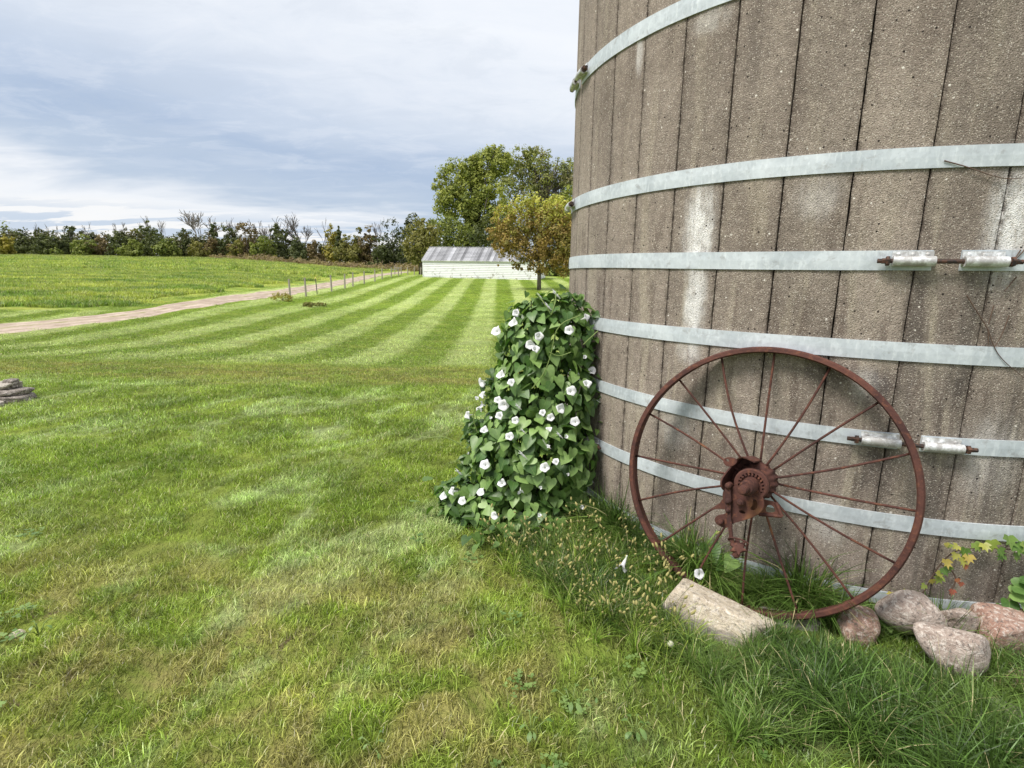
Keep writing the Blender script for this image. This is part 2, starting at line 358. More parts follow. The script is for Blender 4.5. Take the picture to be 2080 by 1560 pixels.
col = t.mix(1., col, t.ramp(mo, (.3, .80), (.7, 1.18)), 'MULTIPLY')
finish(t, col, .92, t.math('ADD', t.math('MULTIPLY', vd, -.6), t.math('ADD', gr, t.noise(pos, 25., 4, .6))), .7, .006, .2)
m_mortar, t = newmat('joint_mortar'); finish(t, t.mix(t.noise(t.n('ShaderNodeNewGeometry').outputs['Position'], 30.), (.03, .026, .024), (.09, .075, .06)), .95)
m_galv, t = newmat('galvanised_steel')
pos = t.n('ShaderNodeNewGeometry').outputs['Position']; x_, y_, z_ = t.xyz(pos)
th = t.math('ARCTAN2', t.math('SUBTRACT', x_, SX), t.math('SUBTRACT', SY, y_)); UV = t.comb(t.math('MULTIPLY', th, SR), z_, 0.)
ga = t.noise(UV, 5., 5, .65); gb = t.noise(t.vmul(UV, (6, 1.4, 1)), 9., 4, .65); gv = t.n('ShaderNodeTexVoronoi', {'Vector': UV, 'Scale': 60.}).outputs['Color']
col = t.mix(t.ss(ga, .3, .7), (.44, .49, .53), (.61, .66, .70))
col = t.mix(t.math('MULTIPLY', t.ss(gb, .5, .68), .5), col, (.70, .75, .78))
col = t.mix(t.math('MULTIPLY', t.ss(t.noise(UV, 14., 5, .7, .4), .56, .68), .5), col, (.30, .30, .30))
col = t.mix(1., col, t.ramp(t.xyz(gv)[0], (0, .93), (1, 1.05)), 'MULTIPLY')
finish(t, col, .62, gb, .3, .002, .35, .15)
m_zinc, t = newmat('bright_zinc'); pos = t.n('ShaderNodeNewGeometry').outputs['Position']; zn = t.noise(pos, 30., 5, .7)
finish(t, t.mix(t.ss(zn, .40, .62), (.42, .41, .40), (.74, .76, .77)), .45, zn, .3, .002, .5, .35)
m_iron, t = newmat('dark_iron'); pos = t.n('ShaderNodeNewGeometry').outputs['Position']
finish(t, t.mix(t.ss(t.noise(pos, 60., 4), .4, .65), (.035, .028, .026), (.12, .06, .04)), .7, t.noise(pos, 120.), .4, .002)
silo = empty('silo', (SX, SY, 0), label='round brown concrete stave silo bound with pale galvanised hoops', cat='silo')
DTH = 2*math.pi/45; TH3 = -.7747
HT = 9.2
def stave_mesh(seed):
    r = random.Random(seed); mb = MB(); zs = np.linspace(-.25, HT, 150); g = .0012
    prof = [(-1, -.06), (-1, -.008), (-.985, -.001), (-.6, .001), (0, .0018), (.6, .001), (.985, -.001), (1, -.008), (1, -.06)]
    v = []; K = len(prof)
    jl = [r.gauss(0, .0010) for _ in zs]; jr = [r.gauss(0, .0010) for _ in zs]
    for i, z in enumerate(zs):
        for (s_, o) in prof:
            a_ = s_*(DTH/2-g/SR)
            if abs(s_) > .9: a_ -= math.copysign(abs(jl[i] if s_ < 0 else jr[i])/SR, s_)
            R_ = SR+o; v.append((R_*math.sin(a_), -R_*math.cos(a_), z))
    f = [(i*K+j, i*K+j+1, (i+1)*K+j+1, (i+1)*K+j) for i in range(len(zs)-1) for j in range(K-1)]
    f.append(tuple(range(K))); f.append(tuple((len(zs)-1)*K+j for j in range(K)))
    mb.add(v, f); return mb.mesh('stave', m_conc)
sm = [stave_mesh(i) for i in range(5)]
for k in range(45):
    o = bpy.data.objects.new('stave', sm[k % 5]); o.rotation_euler.z = TH3+(k+.5)*DTH; link(o, silo)
mb = MB(); mb.lathe([(SR-.05, -.2), (SR-.05, HT-.01)], (0, 0, 0), (0, 0, 1), 90); mb.build('inner_lining', m_mortar, silo)
# shallow dome roof
mb = MB(); mb.lathe([(SR+.06, HT+.002), (SR+.05, HT+.05), (SR*.7, HT+.7), (SR*.3, HT+1.0), (.05, HT+1.08)], (0, 0, 0), (0, 0, 1), 48); mb.build('dome_roof', m_galv, silo, smooth=True)
def hoop(zc, w, th_l, th_r, gap, lab=None):      # the joint centred between th_l/th_r ends of the gap
    mb = MB(); a0 = th_r; a1 = th_l+2*math.pi; n = 150; v = []
    for i in range(n+1):
        a_ = a0+(a1-a0)*i/n; zz = zc+.003*math.sin(a_*5+zc*9)
        for (o, dz) in ((.001, -w/2), (.0075, -w/2), (.0085, 0), (.0075, w/2), (.001, w/2)):
            v.append((( SR+o+.0012)*math.sin(a_), -(SR+o+.0012)*math.cos(a_), zz+dz))
    f = [(i*5+j, i*5+(j+1) % 5, (i+1)*5+(j+1) % 5, (i+1)*5+j) for i in range(n) for j in range(5)]
    f += [(0, 1, 2, 3, 4), tuple(n*5+j for j in range(5))]
    mb.add(v, f); h = mb.build('hoop', m_galv, silo)
    L = .138/SR; rr = .016
    def lp(a_, z, o): return ((SR+o)*math.sin(a_), -(SR+o)*math.cos(a_), z)
    for side, e in ((-1, th_l), (1, th_r)):
        aa = np.linspace(e, e+side*L, 7); mb = MB()
        prof = [(.012, w/2-.004), (.017, w/2-.004), (.018, .012)]
        prof += [(.018+.02+.018*math.cos(q)*1.0-.0, .0-.004+.020*math.sin(q)) for q in np.linspace(math.pi*.75, -math.pi*.85, 12)]
        prof = prof[:3]+[(o, z) for o, z in prof[3:]]+[(.012, -.016), (.012, .008)]
        K = len(prof); v = [lp(a_, zc+z, o) for a_ in aa for (o, z) in prof]
        f = [(i*K+j, i*K+(j+1) % K, (i+1)*K+(j+1) % K, (i+1)*K+j) for i in range(6) for j in range(K)]
        f += [tuple(range(K)), tuple(6*K+j for j in range(K))]
        mb.add(v, f); lug = mb.build('lug', m_zinc, h, smooth=True)
        for q in (.15, .5, .85):
            a_ = e+side*L*q; c = Vector(lp(a_, zc+w/2-.016, .016)); ax = Vector((math.sin(a_), -math.cos(a_), 0))
            mb = MB(); mb.lathe([(.0075, 0), (.007, .004), (.004, .006)], c, ax, 8); mb.build('rivet', m_zinc, h, smooth=True)
        a1_ = e+side*(L+.010/SR); a2_ = e+side*(L+.03/SR)
        mb = MB(); p1 = Vector(lp(a1_, zc-.004, .036)); p2 = Vector(lp(a2_, zc-.004, .036)); mb.lathe([(.019, 0), (.019, (p2-p1).length*.6), (.011, (p2-p1).length*.61), (.011, (p2-p1).length*1.25)], p1, p2-p1, 6)
        mb.build('nut', m_iron, h)
    mb = MB(); q = (L+.05/SR)
    mb.tube([lp(a_, zc-.004, .036) for a_ in np.linspace(th_l-q, th_r+q, 9)], .009, 8); mb.build('tie_rod', m_iron, h, smooth=True)
a3l, a3r = silo_th(1893, 525)[0], silo_th(1950, 525)[0]
a5l, a5r = silo_th(1824, 890)[0], silo_th(1869, 895)[0]
lft = {6: silo_th(1185, 130)[0], 5: silo_th(1165, 410)[0], 3: silo_th(1182, 645)[0], 1: -1.25, 0: -1.28}
ws = [.06, .07, .068, .076, .078, .078, .083]+[.08]*8
for i, z in enumerate(HZ):
    if i == 4: hoop(z, ws[i], a3l, a3r, 0)
    elif i == 2: hoop(z, ws[i], a5l, a5r, 0)
    elif i in lft: hoop(z, ws[i], lft[i]-.03, lft[i]+.005, 0)
    else: hoop(z, ws[i], -1.3-.02, -1.3+.03, 0) if i % 2 else hoop(z, ws[i], a3l, a3r, 0)

# bare creeper stems on the silo
m_twig, t = newmat('dry_stem'); finish(t, t.mix(t.noise(t.n('ShaderNodeNewGeometry').outputs['Position'], 40.), (.07, .045, .035), (.16, .11, .08)), .85)
def on_silo(pts, off=.012):
    out = []
    for (u, v) in pts: a_, z = silo_th(u, v); out.append(sp(a_, z, off))
    return out
def smoothp(P, k=3):
    P = [Vector(p) for p in P]
    for _ in range(k):
        Q = [P[0]]
        for i in range(len(P)-1): Q += [P[i]*.75+P[i+1]*.25, P[i]*.25+P[i+1]*.75]
        P = Q+[P[-1]]
    return P
for name, label, lines in [
    ('dry_creeper', 'thin bare creeper twig crossing the highest full hoop at the right edge', [[(1915, 328), (1960, 340), (2000, 355), (2040, 366), (2079, 362)]]),
    ('dry_creeper', 'thin branching bare creeper stem right of the upper turnbuckle', [[(1960, 600), (1985, 640), (2003, 668), (2012, 700), (2030, 730), (2079, 770)], [(2045, 640), (2030, 680), (2015, 705)], [(2060, 562), (2035, 592)], [(2003, 668), (2003, 700)], [(2014, 620), (2003, 660)]]),
    ('dry_creeper', 'short bare twig hanging over the right lug of the upper turnbuckle', [[(2078, 505), (2065, 520), (2046, 536)], [(2068, 508), (2056, 526)]])]:
    r = empty(name, on_silo([lines[0][0]])[0], label=label, cat='creeper')
    for ln in lines:
        mb = MB(); P = smoothp(on_silo(ln, .014)); mb.tube([p-r.location for p in P], [.0028*(1-.6*i/len(P)) for i in range(len(P))], 5); mb.build('stem', m_twig, r, smooth='all')

# ------------------------------------------------------------------ iron wheel
m_rust, t = newmat('rusty_iron')
tc = t.n('ShaderNodeTexCoord').outputs['Object']
r1 = t.noise(tc, 6., 5, .65, .4); r2 = t.noise(tc, 45., 5, .7); r3 = t.noise(tc, 3.1, 3, .6)
col = t.mix(t.ss(r1, .3, .7), (.048, .022, .020), (.115, .046, .034))
col = t.mix(t.math('MULTIPLY', t.ss(r2, .5, .68), .6), col, (.21, .085, .048))
col = t.mix(t.math('MULTIPLY', t.ss(r3, .60, .72), .55), col, (.42, .20, .08))
col = t.mix(t.math('MULTIPLY', t.ss(r2, .42, .3), .6), col, (.045, .02, .018))
finish(t, col, .78, t.math('ADD', r2, t.math('MULTIPLY', t.noise(tc, 150., 3), .5)), .55, .003, .3, .1)
WC = Vector((1.114, 2.308, .607)); wn = Vector((-.56, -.809, .179)).normalized(); wh = Vector((0, 0, 1)).cross(wn).normalized(); wv_ = wn.cross(wh)
WM = Matrix([[wh[i], wv_[i], wn[i], WC[i]] for i in range(3)]+[[0, 0, 0, 1]])
wheel = empty('iron_wheel', (0, 0, 0), label='large rusty spoked iron wheel leaning against the concrete silo', cat='wheel'); wheel.matrix_world = WM
RW = .602
mb = MB(); nseg = 160
prof = [(RW-.006, .026), (RW+.001, .018), (RW+.002, -.022), (RW, -.05), (RW-.006, -.055), (RW-.016, -.052), (RW-.015, -.018), (RW-.019, .008), (RW-.027, .017), (RW-.022, .027)]
mb.lathe(prof, (0, 0, 0), (0, 0, 1), nseg, closed=True, wob=lambda a_, i: 1+.0018*math.sin(3*a_+1)+.0012*math.sin(7*a_)); mb.build('rim', m_rust, wheel, smooth=True)
for k in range(16):
    a_ = rad(22.5*k+.8); dirv = Vector((math.cos(a_), math.sin(a_), 0)); per = Vector((-math.sin(a_), math.cos(a_), 0))
    bow = random.uniform(-.012, .012) if k != 5 else .02
    P = []
    for i in range(9):
        q = i/8; P.append(dirv*(.075+(RW-.006-.075)*q)+Vector((0, 0, .012*(1-q)-.02*q + (.022 if k % 2 else -.022)*(1-q)))+per*bow*math.sin(math.pi*q))
    mb = MB(); mb.tube(P, .0052, 7); mb.build('spoke', m_rust, wheel, smooth='all')
mb = MB()
mb.lathe([(.03, -.10), (.05, -.09), (.058, -.06), (.072, -.04), (.082, -.02), (.083, .03), (.073, .05), (.060, .065), (.052, .125)], (0, 0, 0), (0, 0, 1), 96,
         wob=lambda a_, i: 1+(.05 if 2 < i < 7 else 0)*math.cos(16*a_)+.02*math.sin(5*a_+i)); hub = mb.build('hub', m_rust, wheel, smooth=True)
mb = MB(); mb.lathe([(.038, .12), (.066, .12), (.070, .126), (.070, .15), (.064, .156), (.052, .156), (.052, .146), (.038, .146)], (0, 0, 0), (0, 0, 1), 48); mb.build('ratchet_ring', m_rust, wheel, smooth=True)
mb = MB()
for k in range(20):
    a_ = 2*math.pi*k/20; mb.box((.047*math.cos(a_), .047*math.sin(a_), .152), (.012, .007, .014), Matrix.Rotation(a_+.3, 3, 'Z'))
mb.build('ratchet_teeth', m_rust, wheel)
mb = MB(); mb.lathe([(.032, .13), (.034, .16), (.033, .20), (.031, .25), (.025, .262)], (0, 0, 0), (0, 0, 1), 28, wob=lambda a_, i: 1+.05*math.sin(2*a_)); mb.build('sleeve', m_rust, wheel, smooth=True)
mb = MB(); mb.lathe([(.018, .15), (.0185, .318), (.015, .325), (.006, .327)], (-.002, .0, 0), (0, 0, 1), 20); mb.build('axle', m_rust, wheel, smooth=True)
def Q(X, Y): return ((X-769)*.000425, -(Y-640)*.000405)
def plate(name, outer, holes, z, th, parent, bev=.002, mat=None):
    cu = bpy.data.curves.new(name, 'CURVE'); cu.dimensions = '2D'; cu.fill_mode = 'BOTH'; cu.extrude = th/2-bev; cu.bevel_depth = bev; cu.bevel_resolution = 1
    for lp in [outer]+holes:
        s_ = cu.splines.new('POLY'); s_.points.add(len(lp)-1); s_.use_cyclic_u = True
        for p, q in zip(s_.points, lp): p.co = (q[0], q[1], 0, 1)
    o = bpy.data.objects.new('tmp', cu); C.objects.link(o)
    dg = bpy.context.evaluated_depsgraph_get(); me = bpy.data.meshes.new_from_object(o.evaluated_get(dg))
    bpy.data.objects.remove(o); bpy.data.curves.remove(cu); me.materials.clear(); me.materials.append(mat or m_rust); me.shade_smooth(); me.set_sharp_from_angle(angle=rad(35))
    ob = bpy.data.objects.new(name, me); ob.location = (0, 0, z); return link(ob, parent)
def rnd(P, k=2):
    for _ in range(k):
        R_ = []
        for i in range(len(P)):
            a_, b_ = np.array(P[i]), np.array(P[(i+1) % len(P)]); R_ += [tuple(a_*.75+b_*.25), tuple(a_*.25+b_*.75)]
        P = R_
    return P
def ell(cx, cy, rx, ry, n=14): return [(cx+rx*math.cos(2*math.pi*i/n), cy+ry*math.sin(2*math.pi*i/n)) for i in range(n)]
arc_slot = [Q(798, 765), Q(838, 775), Q(862, 830), Q(850, 890), Q(812, 912), Q(788, 890), Q(806, 850), Q(806, 810)]
br = plate('bracket_plate', rnd([Q(*p) for p in [(610, 700), (800, 640), (880, 720), (912, 800), (905, 880), (840, 960), (740, 1030), (655, 1080), (600, 1160), (500, 1145), (470, 1090), (500, 1045), (565, 1020), (600, 960), (520, 860), (520, 740)]]),
      [rnd(arc_slot), ell(*Q(725, 945), .014, .009)], .150, .014, wheel)
br2 = plate('rear_flange', rnd([Q(*p) for p in [(560, 850), (760, 800), (950, 790), (1010, 800), (1078, 925), (960, 945), (850, 960), (740, 985), (560, 985), (450, 1000), (395, 1040), (470, 960), (500, 880)]], 1),
      [rnd([Q(920, 825), Q(985, 825), Q(1020, 900), Q(900, 930)])], .095, .012, wheel)
mb = MB(); pts_ = [Q(1000, 790), Q(1070, 920), Q(860, 955)]
for a_, b_ in zip(pts_, pts_[1:]):
    mb.tube([(a_[0], a_[1], .10), (b_[0], b_[1], .10)], .008, 8)
mb.build('flange_lip', m_rust, wheel, smooth=True)
# curved shield, upper left of the hub
mb = MB(); v = []; na, nb = 22, 8
for i in range(na+1):
    q = i/na; a_ = rad(88+130*q); R_ = .088+.020*math.sin(q*math.pi)+.007*math.sin(q*9)
    for j in range(nb+1):
        w = j/nb; zf = .0+w*(.17-.075*math.sin(q*math.pi*1.15)**2+.02*math.sin(q*11)); r_ = R_+.010*w
        v.append((r_*math.cos(a_), r_*math.sin(a_), zf))
for i in range(na+1):
    for j in range(nb+1):
        x_, y_, z_ = v[i*(nb+1)+j]; L_ = math.hypot(x_, y_); k_ = (L_+.006)/L_; v.append((x_*k_, y_*k_, z_))
W_ = nb+1; off = (na+1)*W_; f = []
for i in range(na):
    for j in range(nb):
        a_ = i*W_+j; f += [(a_, a_+1, a_+W_+1, a_+W_), (off+a_, off+a_+W_, off+a_+W_+1, off+a_+1)]
for j in range(nb): f += [(j, off+j, off+j+1, j+1), (na*W_+j, na*W_+j+1, off+na*W_+j+1, off+na*W_+j)]
for i in range(na): f += [(i*W_, (i+1)*W_, off+(i+1)*W_, off+i*W_), (i*W_+nb, off+i*W_+nb, off+(i+1)*W_+nb, (i+1)*W_+nb)]
mb.add(v, f); mb.build('shield', m_rust, wheel, smooth=True)
plate('shield_back', [(.03*math.cos(rad(a_)), .03*math.sin(rad(a_))) for a_ in (220, 153, 86)]+[((.091+.020*math.sin(q*math.pi)+.007*math.sin(q*9))*math.cos(rad(88+130*q)), (.091+.020*math.sin(q*math.pi)+.007*math.sin(q*9))*math.sin(rad(88+130*q))) for q in np.linspace(0, 1, 20)], [], .01, .008, wheel)
plate('eye_lug', rnd([Q(*p) for p in [(440, 470), (470, 425), (540, 415), (590, 440), (540, 510), (480, 520)]]), [ell(*Q(485, 455), .009, .008)], .085, .014, wheel)
# trip lever with its claw
L0 = [Q(575, 665), Q(570, 740), Q(590, 850), Q(600, 960), Q(640, 1120), Q(670, 1250), Q(720, 1330)]
mb = MB()
for a_, b_, w0 in zip(L0, L0[1:], (.02, .026, .024, .020, .016, .018)):
    A_, B_ = Vector((*a_, .175)), Vector((*b_, .175)); dd = B_-A_
    mb.box((A_+B_)/2, (dd.length+.004, w0, .014), Matrix.Rotation(math.atan2(dd.y, dd.x), 3, 'Z'))
lev = mb.build('trip_lever', m_rust, wheel); bv = lev.modifiers.new('b', 'BEVEL'); bv.width = .003; bv.segments = 2
for X, Y, r_ in [(590, 850, .014), (705, 835, .016), (600, 950, .009), (570, 690, .014), (545, 1095, .012)]:
    mb = MB(); x_, y_ = Q(X, Y); mb.lathe([(r_, .15), (r_, .185), (r_*.8, .190), (r_*.55, .191), (r_*.5, .196), (r_*.3, .197)], (x_, y_, 0), (0, 0, 1), 14); mb.build('bolt', m_rust, wheel, smooth=True)
mb = MB(); x_, y_ = Q(740, 1310)
mb.lathe([(.012, -.012), (.026, -.008), (.030, 0), (.026, .008), (.012, .012)], (x_, y_, .175), (.1, .5, 1), 36, wob=lambda a_, i: 1+.22*math.cos(6*a_)+.1*math.sin(11*a_))
mb.lathe([(.006, -.03), (.016, -.02), (.014, 0), (.008, .03)], (x_-.004, y_-.02, .175), (0, 1, .1), 10)
cl_ = mb.build('claw', m_rust, wheel, smooth=True)
mb = MB(); x_, y_ = Q(760, 1250); mb.tube([(x_-.03+.045*math.cos(a_)*.9+.02, y_+.016*math.sin(a_), .18+.012*math.sin(a_)) for a_ in np.linspace(-.8, 4.4, 22)], .0035, 7); mb.build('claw_ring', m_rust, wheel, smooth='all')

# ------------------------------------------------------------------ rocks
def rock_mat(name, c1, c2, c3, dark=(.10, .09, .085), low=None):
    m, t = newmat(name); tc = t.n('ShaderNodeTexCoord').outputs['Object']
    a_ = t.noise(tc, 11., 5, .65, .5); b_ = t.noise(tc, 55., 6, .75)
    col = t.mix(t.ss(a_, .35, .62), c1, c2); col = t.mix(t.ss(b_, .52, .66), col, c3)
    col = t.mix(t.math('MULTIPLY', t.ss(b_, .44, .34), .8), col, dark)
    f1 = t.noise(tc, 62., 5, .8); f2 = t.noise(tc, 48., 5, .75, 1.)
    col = t.mix(t.math('MULTIPLY', t.ss(f1, .54, .62), .75), col, dark); col = t.mix(t.math('MULTIPLY', t.ss(f2, .53, .60), .6), col, (.72, .66, .60))
    if low: zz_ = t.xyz(tc)[2]; col = t.mix(t.math('MULTIPLY', t.ss(t.math('ADD', zz_, t.math('MULTIPLY', a_, .08)), .055, .02), .8), col, low)
    lay = t.noise(t.vmul(tc, (2, 2, 9)), 5., 4, .7, .6); col = t.mix(t.math('MULTIPLY', t.ss(lay, .60, .68), .45), col, dark)
    finish(t, col, .85, t.math('ADD', a_, t.math('ADD', b_, lay)), .7, .015, .3); return m
m_pink = rock_mat('pink_granite', (.34, .265, .225), (.46, .38, .33), (.62, .56, .50))
m_cream = rock_mat('cream_granite', (.46, .385, .29), (.62, .54, .42), (.74, .68, .58), (.20, .17, .15), (.25, .22, .21))
m_red = rock_mat('red_granite', (.32, .19, .145), (.43, .29, .235), (.52, .42, .36))
m_greyr = rock_mat('grey_rock', (.26, .23, .20), (.42, .38, .33), (.56, .53, .47))
def noise3(P, s, seed):
    r = np.random.default_rng(seed); out = np.zeros(len(P))
    for k in range(10):
        d = r.normal(size=3); d /= np.linalg.norm(d); out += np.sin(P@d*s*(1+k*.35)+r.uniform(0, 6.28))/(1+k*.5)
    return out/3
def rock(name, loc, size, rotz, mat, label, seed, boxy=0., tilt=(0, 0), cat='rock', group=None, rough=.07):
    bm = bmesh.new(); bmesh.ops.create_icosphere(bm, subdivisions=5, radius=1)
    P = np.array([v.co[:] for v in bm.verts]); rr_ = np.random.default_rng(seed)
    npl = 26 if boxy < 3 else 9; pls = rr_.normal(size=(npl, 3)); pls /= np.linalg.norm(pls, axis=1)[:, None]; hs = rr_.uniform(.97, 1.04, npl)
    if boxy >= 3:
        ax6 = np.concatenate([np.eye(3), -np.eye(3)])+rr_.normal(0, .10, (6, 3)); ax6 /= np.linalg.norm(ax6, axis=1)[:, None]
        pls = np.concatenate([ax6, pls]); hs = np.concatenate([rr_.uniform(.84, .94, 6), rr_.uniform(1.0, 1.3, npl)])
    pw_ = 26 if boxy >= 5 else 16 if boxy >= 3 else 12
    P = P*((np.maximum(P@pls.T, 0)/hs)**pw_).sum(1)[:, None]**(-1/pw_)
    P = P*(1+rough*noise3(P, 2.2, seed)+rough*.35*noise3(P, 7., seed+1)+rough*.12*noise3(P, 20., seed+2))[:, None]
    P = P*np.array(size)
    for v, p in zip(bm.verts, P): v.co = p
    me = bpy.data.meshes.new(name); bm.to_mesh(me); bm.free(); me.materials.append(mat); me.shade_smooth()
    o = bpy.data.objects.new(name, me); o.location = loc; o.rotation_euler = (tilt[0], tilt[1], rotz)
    return link(o, label=label, cat=cat, group=group)
def rk(u, v, Y, hw, hh, dp, rz, mat, label, seed, boxy, tilt=(0, 0), rough=.04):
    p = at(u, v, Y); k = float(np.dot(np.array(p)-np.array([0, 0, CZ]), cF))/FPX; h = hh*k*1.15
    rock('rock', p, (hw*k, dp, h), rad(rz), mat, label, seed, boxy, tilt, rough=rough); return C.objects[-1]
rk(1446, 1258, 2.12, 104, 42, .085, -34, m_cream, 'long cream angular rock slab under the left foot of the wheel', 3, 6, (rad(-14), rad(8)), .03)
rk(1600, 1272, 2.16, 60, 20, .06, -20, m_greyr, 'low grey rock in shade behind the bottom of the wheel rim', 4, 3)
rk(1745, 1268, 2.06, 44, 32, .07, 20, m_red, 'small reddish rock right of the wheel rim, half hidden in grass', 6, 2.6)
rk(1847, 1243, 2.05, 54, 36, .08, 0, m_pink, 'rounded pink boulder with creeper leaves on its left shoulder', 8, 2.2, (0, 0), .025)
rk(1948, 1330, 1.82, 50, 46, .075, 0, m_pink, 'largest speckled pinkish boulder in the long grass at right', 10, 2.3, (0, 0), .03)
rk(1950, 1262, 2.02, 34, 24, .05, 10, m_pink, 'small pink rock wedged behind the largest boulder against the silo', 12, 2.4)
rk(2052, 1282, 1.98, 74, 36, .08, -4, m_red, 'flat reddish rock at the right edge below the silo wall', 14, 3.5)
rk(2078, 1392, 1.76, 26, 26, .06, 30, m_red, 'small orange red rock at the right edge in the grass', 16, 2.6)
rk(2050, 1492, 1.60, 66, 36, .10, 15, m_greyr, 'pale grey stone buried in long grass in the bottom right corner', 18, 3)
rk(1318, 1150, 2.66, 30, 20, .05, 15, m_greyr, 'pale stone hidden in grass beside the fallen white flower', 21, 3)
rock('stone', (-2.034, 1.985, .008), (.026, .02, .016), rad(25), m_cream, 'lone small tan pebble lying in the lawn at lower left', 23, 2.4)
# rubble heap at the left edge
m_slate = rock_mat('slate', (.12, .10, .09), (.22, .19, .165), (.34, .31, .28), (.03, .028, .026))
g_ = ground(10, 815)
hp = [((-.05, 0, .03), (.34, .2, .05), 10, 'flat dark slab at the bottom of the rubble heap at the left edge', m_slate), ((-.08, .03, .10), (.30, .17, .045), -8, 'flat dark slab in the middle of the rubble heap at the left edge', m_slate),
      ((-.12, .05, .165), (.22, .14, .04), 5, 'flat brown slab near the top of the rubble heap at the left edge', m_greyr), ((.03, .08, .19), (.075, .06, .05), 0, 'small grey pointed stone on top of the rubble heap', m_slate), ((-.02, -.22, .0), (.20, .10, .05), 14, 'pale flat stone at the front foot of the rubble heap', m_greyr)]
for i, (o_, s_, rz, lb, mm) in enumerate(hp): rock('stone', g_+Vector(o_), s_, rad(rz), mm, lb, 40+i, 4, rough=.08)

# ------------------------------------------------------------------ scatter by geometry nodes
def gnscatter(name, pts, rotz, scl, idx, meshes, label=None, tilt=None):
    me = bpy.data.meshes.new(name); n = len(pts); me.vertices.add(n); me.vertices.foreach_set('co', np.asarray(pts, np.float32).ravel())
    rv = np.zeros((n, 3), np.float32); rv[:, 2] = rotz
    if tilt is not None: rv[:, :2] = tilt
    a_ = me.attributes.new('rot', 'FLOAT_VECTOR', 'POINT'); a_.data.foreach_set('vector', rv.ravel())
    a_ = me.attributes.new('scl', 'FLOAT', 'POINT'); a_.data.foreach_set('value', np.asarray(scl, np.float32))
    a_ = me.attributes.new('idx', 'INT', 'POINT'); a_.data.foreach_set('value', np.asarray(idx, np.int32))
    col = bpy.data.collections.new(name+'_source')
    for i, m in enumerate(meshes):
        o = bpy.data.objects.new('%s_tuft_%02d' % (name, i), m); col.objects.link(o)
    ng = bpy.data.node_groups.new(name, 'GeometryNodeTree')
    ng.interface.new_socket('Geometry', in_out='INPUT', socket_type='NodeSocketGeometry'); ng.interface.new_socket('Geometry', in_out='OUTPUT', socket_type='NodeSocketGeometry')
    N = ng.nodes; gi = N.new('NodeGroupInput'); go = N.new('NodeGroupOutput'); ip = N.new('GeometryNodeInstanceOnPoints'); ci = N.new('GeometryNodeCollectionInfo')
    ci.inputs['Collection'].default_value = col; ci.inputs['Separate Children'].default_value = True; ci.inputs['Reset Children'].default_value = True
    def na(nm, ty): q = N.new('GeometryNodeInputNamedAttribute'); q.data_type = ty; q.inputs[0].default_value = nm; return q.outputs[0]
    l_ = ng.links.new; mp = N.new('GeometryNodeMeshToPoints'); l_(gi.outputs[0], mp.inputs[0])
    l_(mp.outputs[0], ip.inputs['Points']); l_(ci.outputs[0], ip.inputs['Instance']); ip.inputs['Pick Instance'].default_value = True
    l_(na('idx', 'INT'), ip.inputs['Instance Index']); l_(na('rot', 'FLOAT_VECTOR'), ip.inputs['Rotation']); l_(na('scl', 'FLOAT'), ip.inputs['Scale'])
    l_(ip.outputs[0], go.inputs[0])
    o = bpy.data.objects.new(name, me); md = o.modifiers.new('scatter', 'NODES'); md.node_group = ng
    return link(o, kind='stuff', label=label)
def tuft(name, n, R_, h0, h1, w, lean, mat, seed, segs=3, droop=.5, cluster=False):
    r = np.random.default_rng(seed)
    a_ = r.uniform(0, 6.283, n); q = R_*np.sqrt(r.uniform(0, 1, n)); bx, by = q*np.cos(a_), q*np.sin(a_)
    if cluster: bx *= .35; by *= .35
    H = r.uniform(h0, h1, n); d = r.uniform(0, 6.283, n); 
    if cluster: d = a_+r.normal(0, .5, n)
    ln = np.abs(r.normal(lean, lean*.5, n)); W_ = w*r.uniform(.6, 1.3, n); tw = d+r.uniform(-.9, .9, n)+math.pi/2
    quads = []
    for s_ in range(segs):
        ps_ = []
        for e in (s_/segs, (s_+1)/segs):
            hz = ln*H*e**(1.6+droop*.5); up = H*(e-droop*ln*e**2.2*.55); up = np.maximum(up, .003)
            cx, cy = bx+np.cos(d)*hz, by+np.sin(d)*hz; ww = W_*(1-e**1.8)*.5+.0002
            ps_.append((cx-np.cos(tw)*ww, cy-np.sin(tw)*ww, up)); ps_.append((cx+np.cos(tw)*ww, cy+np.sin(tw)*ww, up))
        A_, B_, C_, D_ = [np.stack(p, 1) for p in ps_]; quads.append(np.stack([A_, B_, D_, C_], 1))
    V = np.concatenate(quads).reshape(-1, 3); rr_ = np.tile(r.uniform(0, 1, n), segs)
    return npmesh(name, V, 4, mat, rr_)
def in_silo(x, y, m=.0): return (x-SX)**2+(y-SY)**2 < (SR+m)**2
def region(y0, y1, dens, xl=-1.12, xr=1.12, xmax=None, seed=0, keep=None):
    r = np.random.default_rng(seed); W_ = max(abs(xl), abs(xr))*(y1+1.2)
    n = int(dens*(y1-y0)*2*W_); x = r.uniform(-W_, W_, n); y = r.uniform(y0, y1, n)
    k = (x > xl*(y+1.2)) & (x < xr*(y+1.2)) & ~in_silo(x, y, .015)
    if xmax is not None: k &= (x < xmax)
    if keep is not None: k &= keep(x, y)
    x, y = x[k], y[k]; return np.stack([x, y, zg(x, y)-.004], 1), r
def offlane(x, y): return (np.abs(x-lane_x(y)) > 1.5+2.2*np.clip(1-(y-9)/18, 0, 1)) & (x > -45)
def notcrop(x, y): return offlane(x, y) & ~((x < lane_x(y)-3.2) & (y > 27))
sh = (SX, SY)
def visible(x, y):      # drop what stands hidden behind the silo
    return ~((y > SY) & (x/y > .18+.02*np.sin(x)))
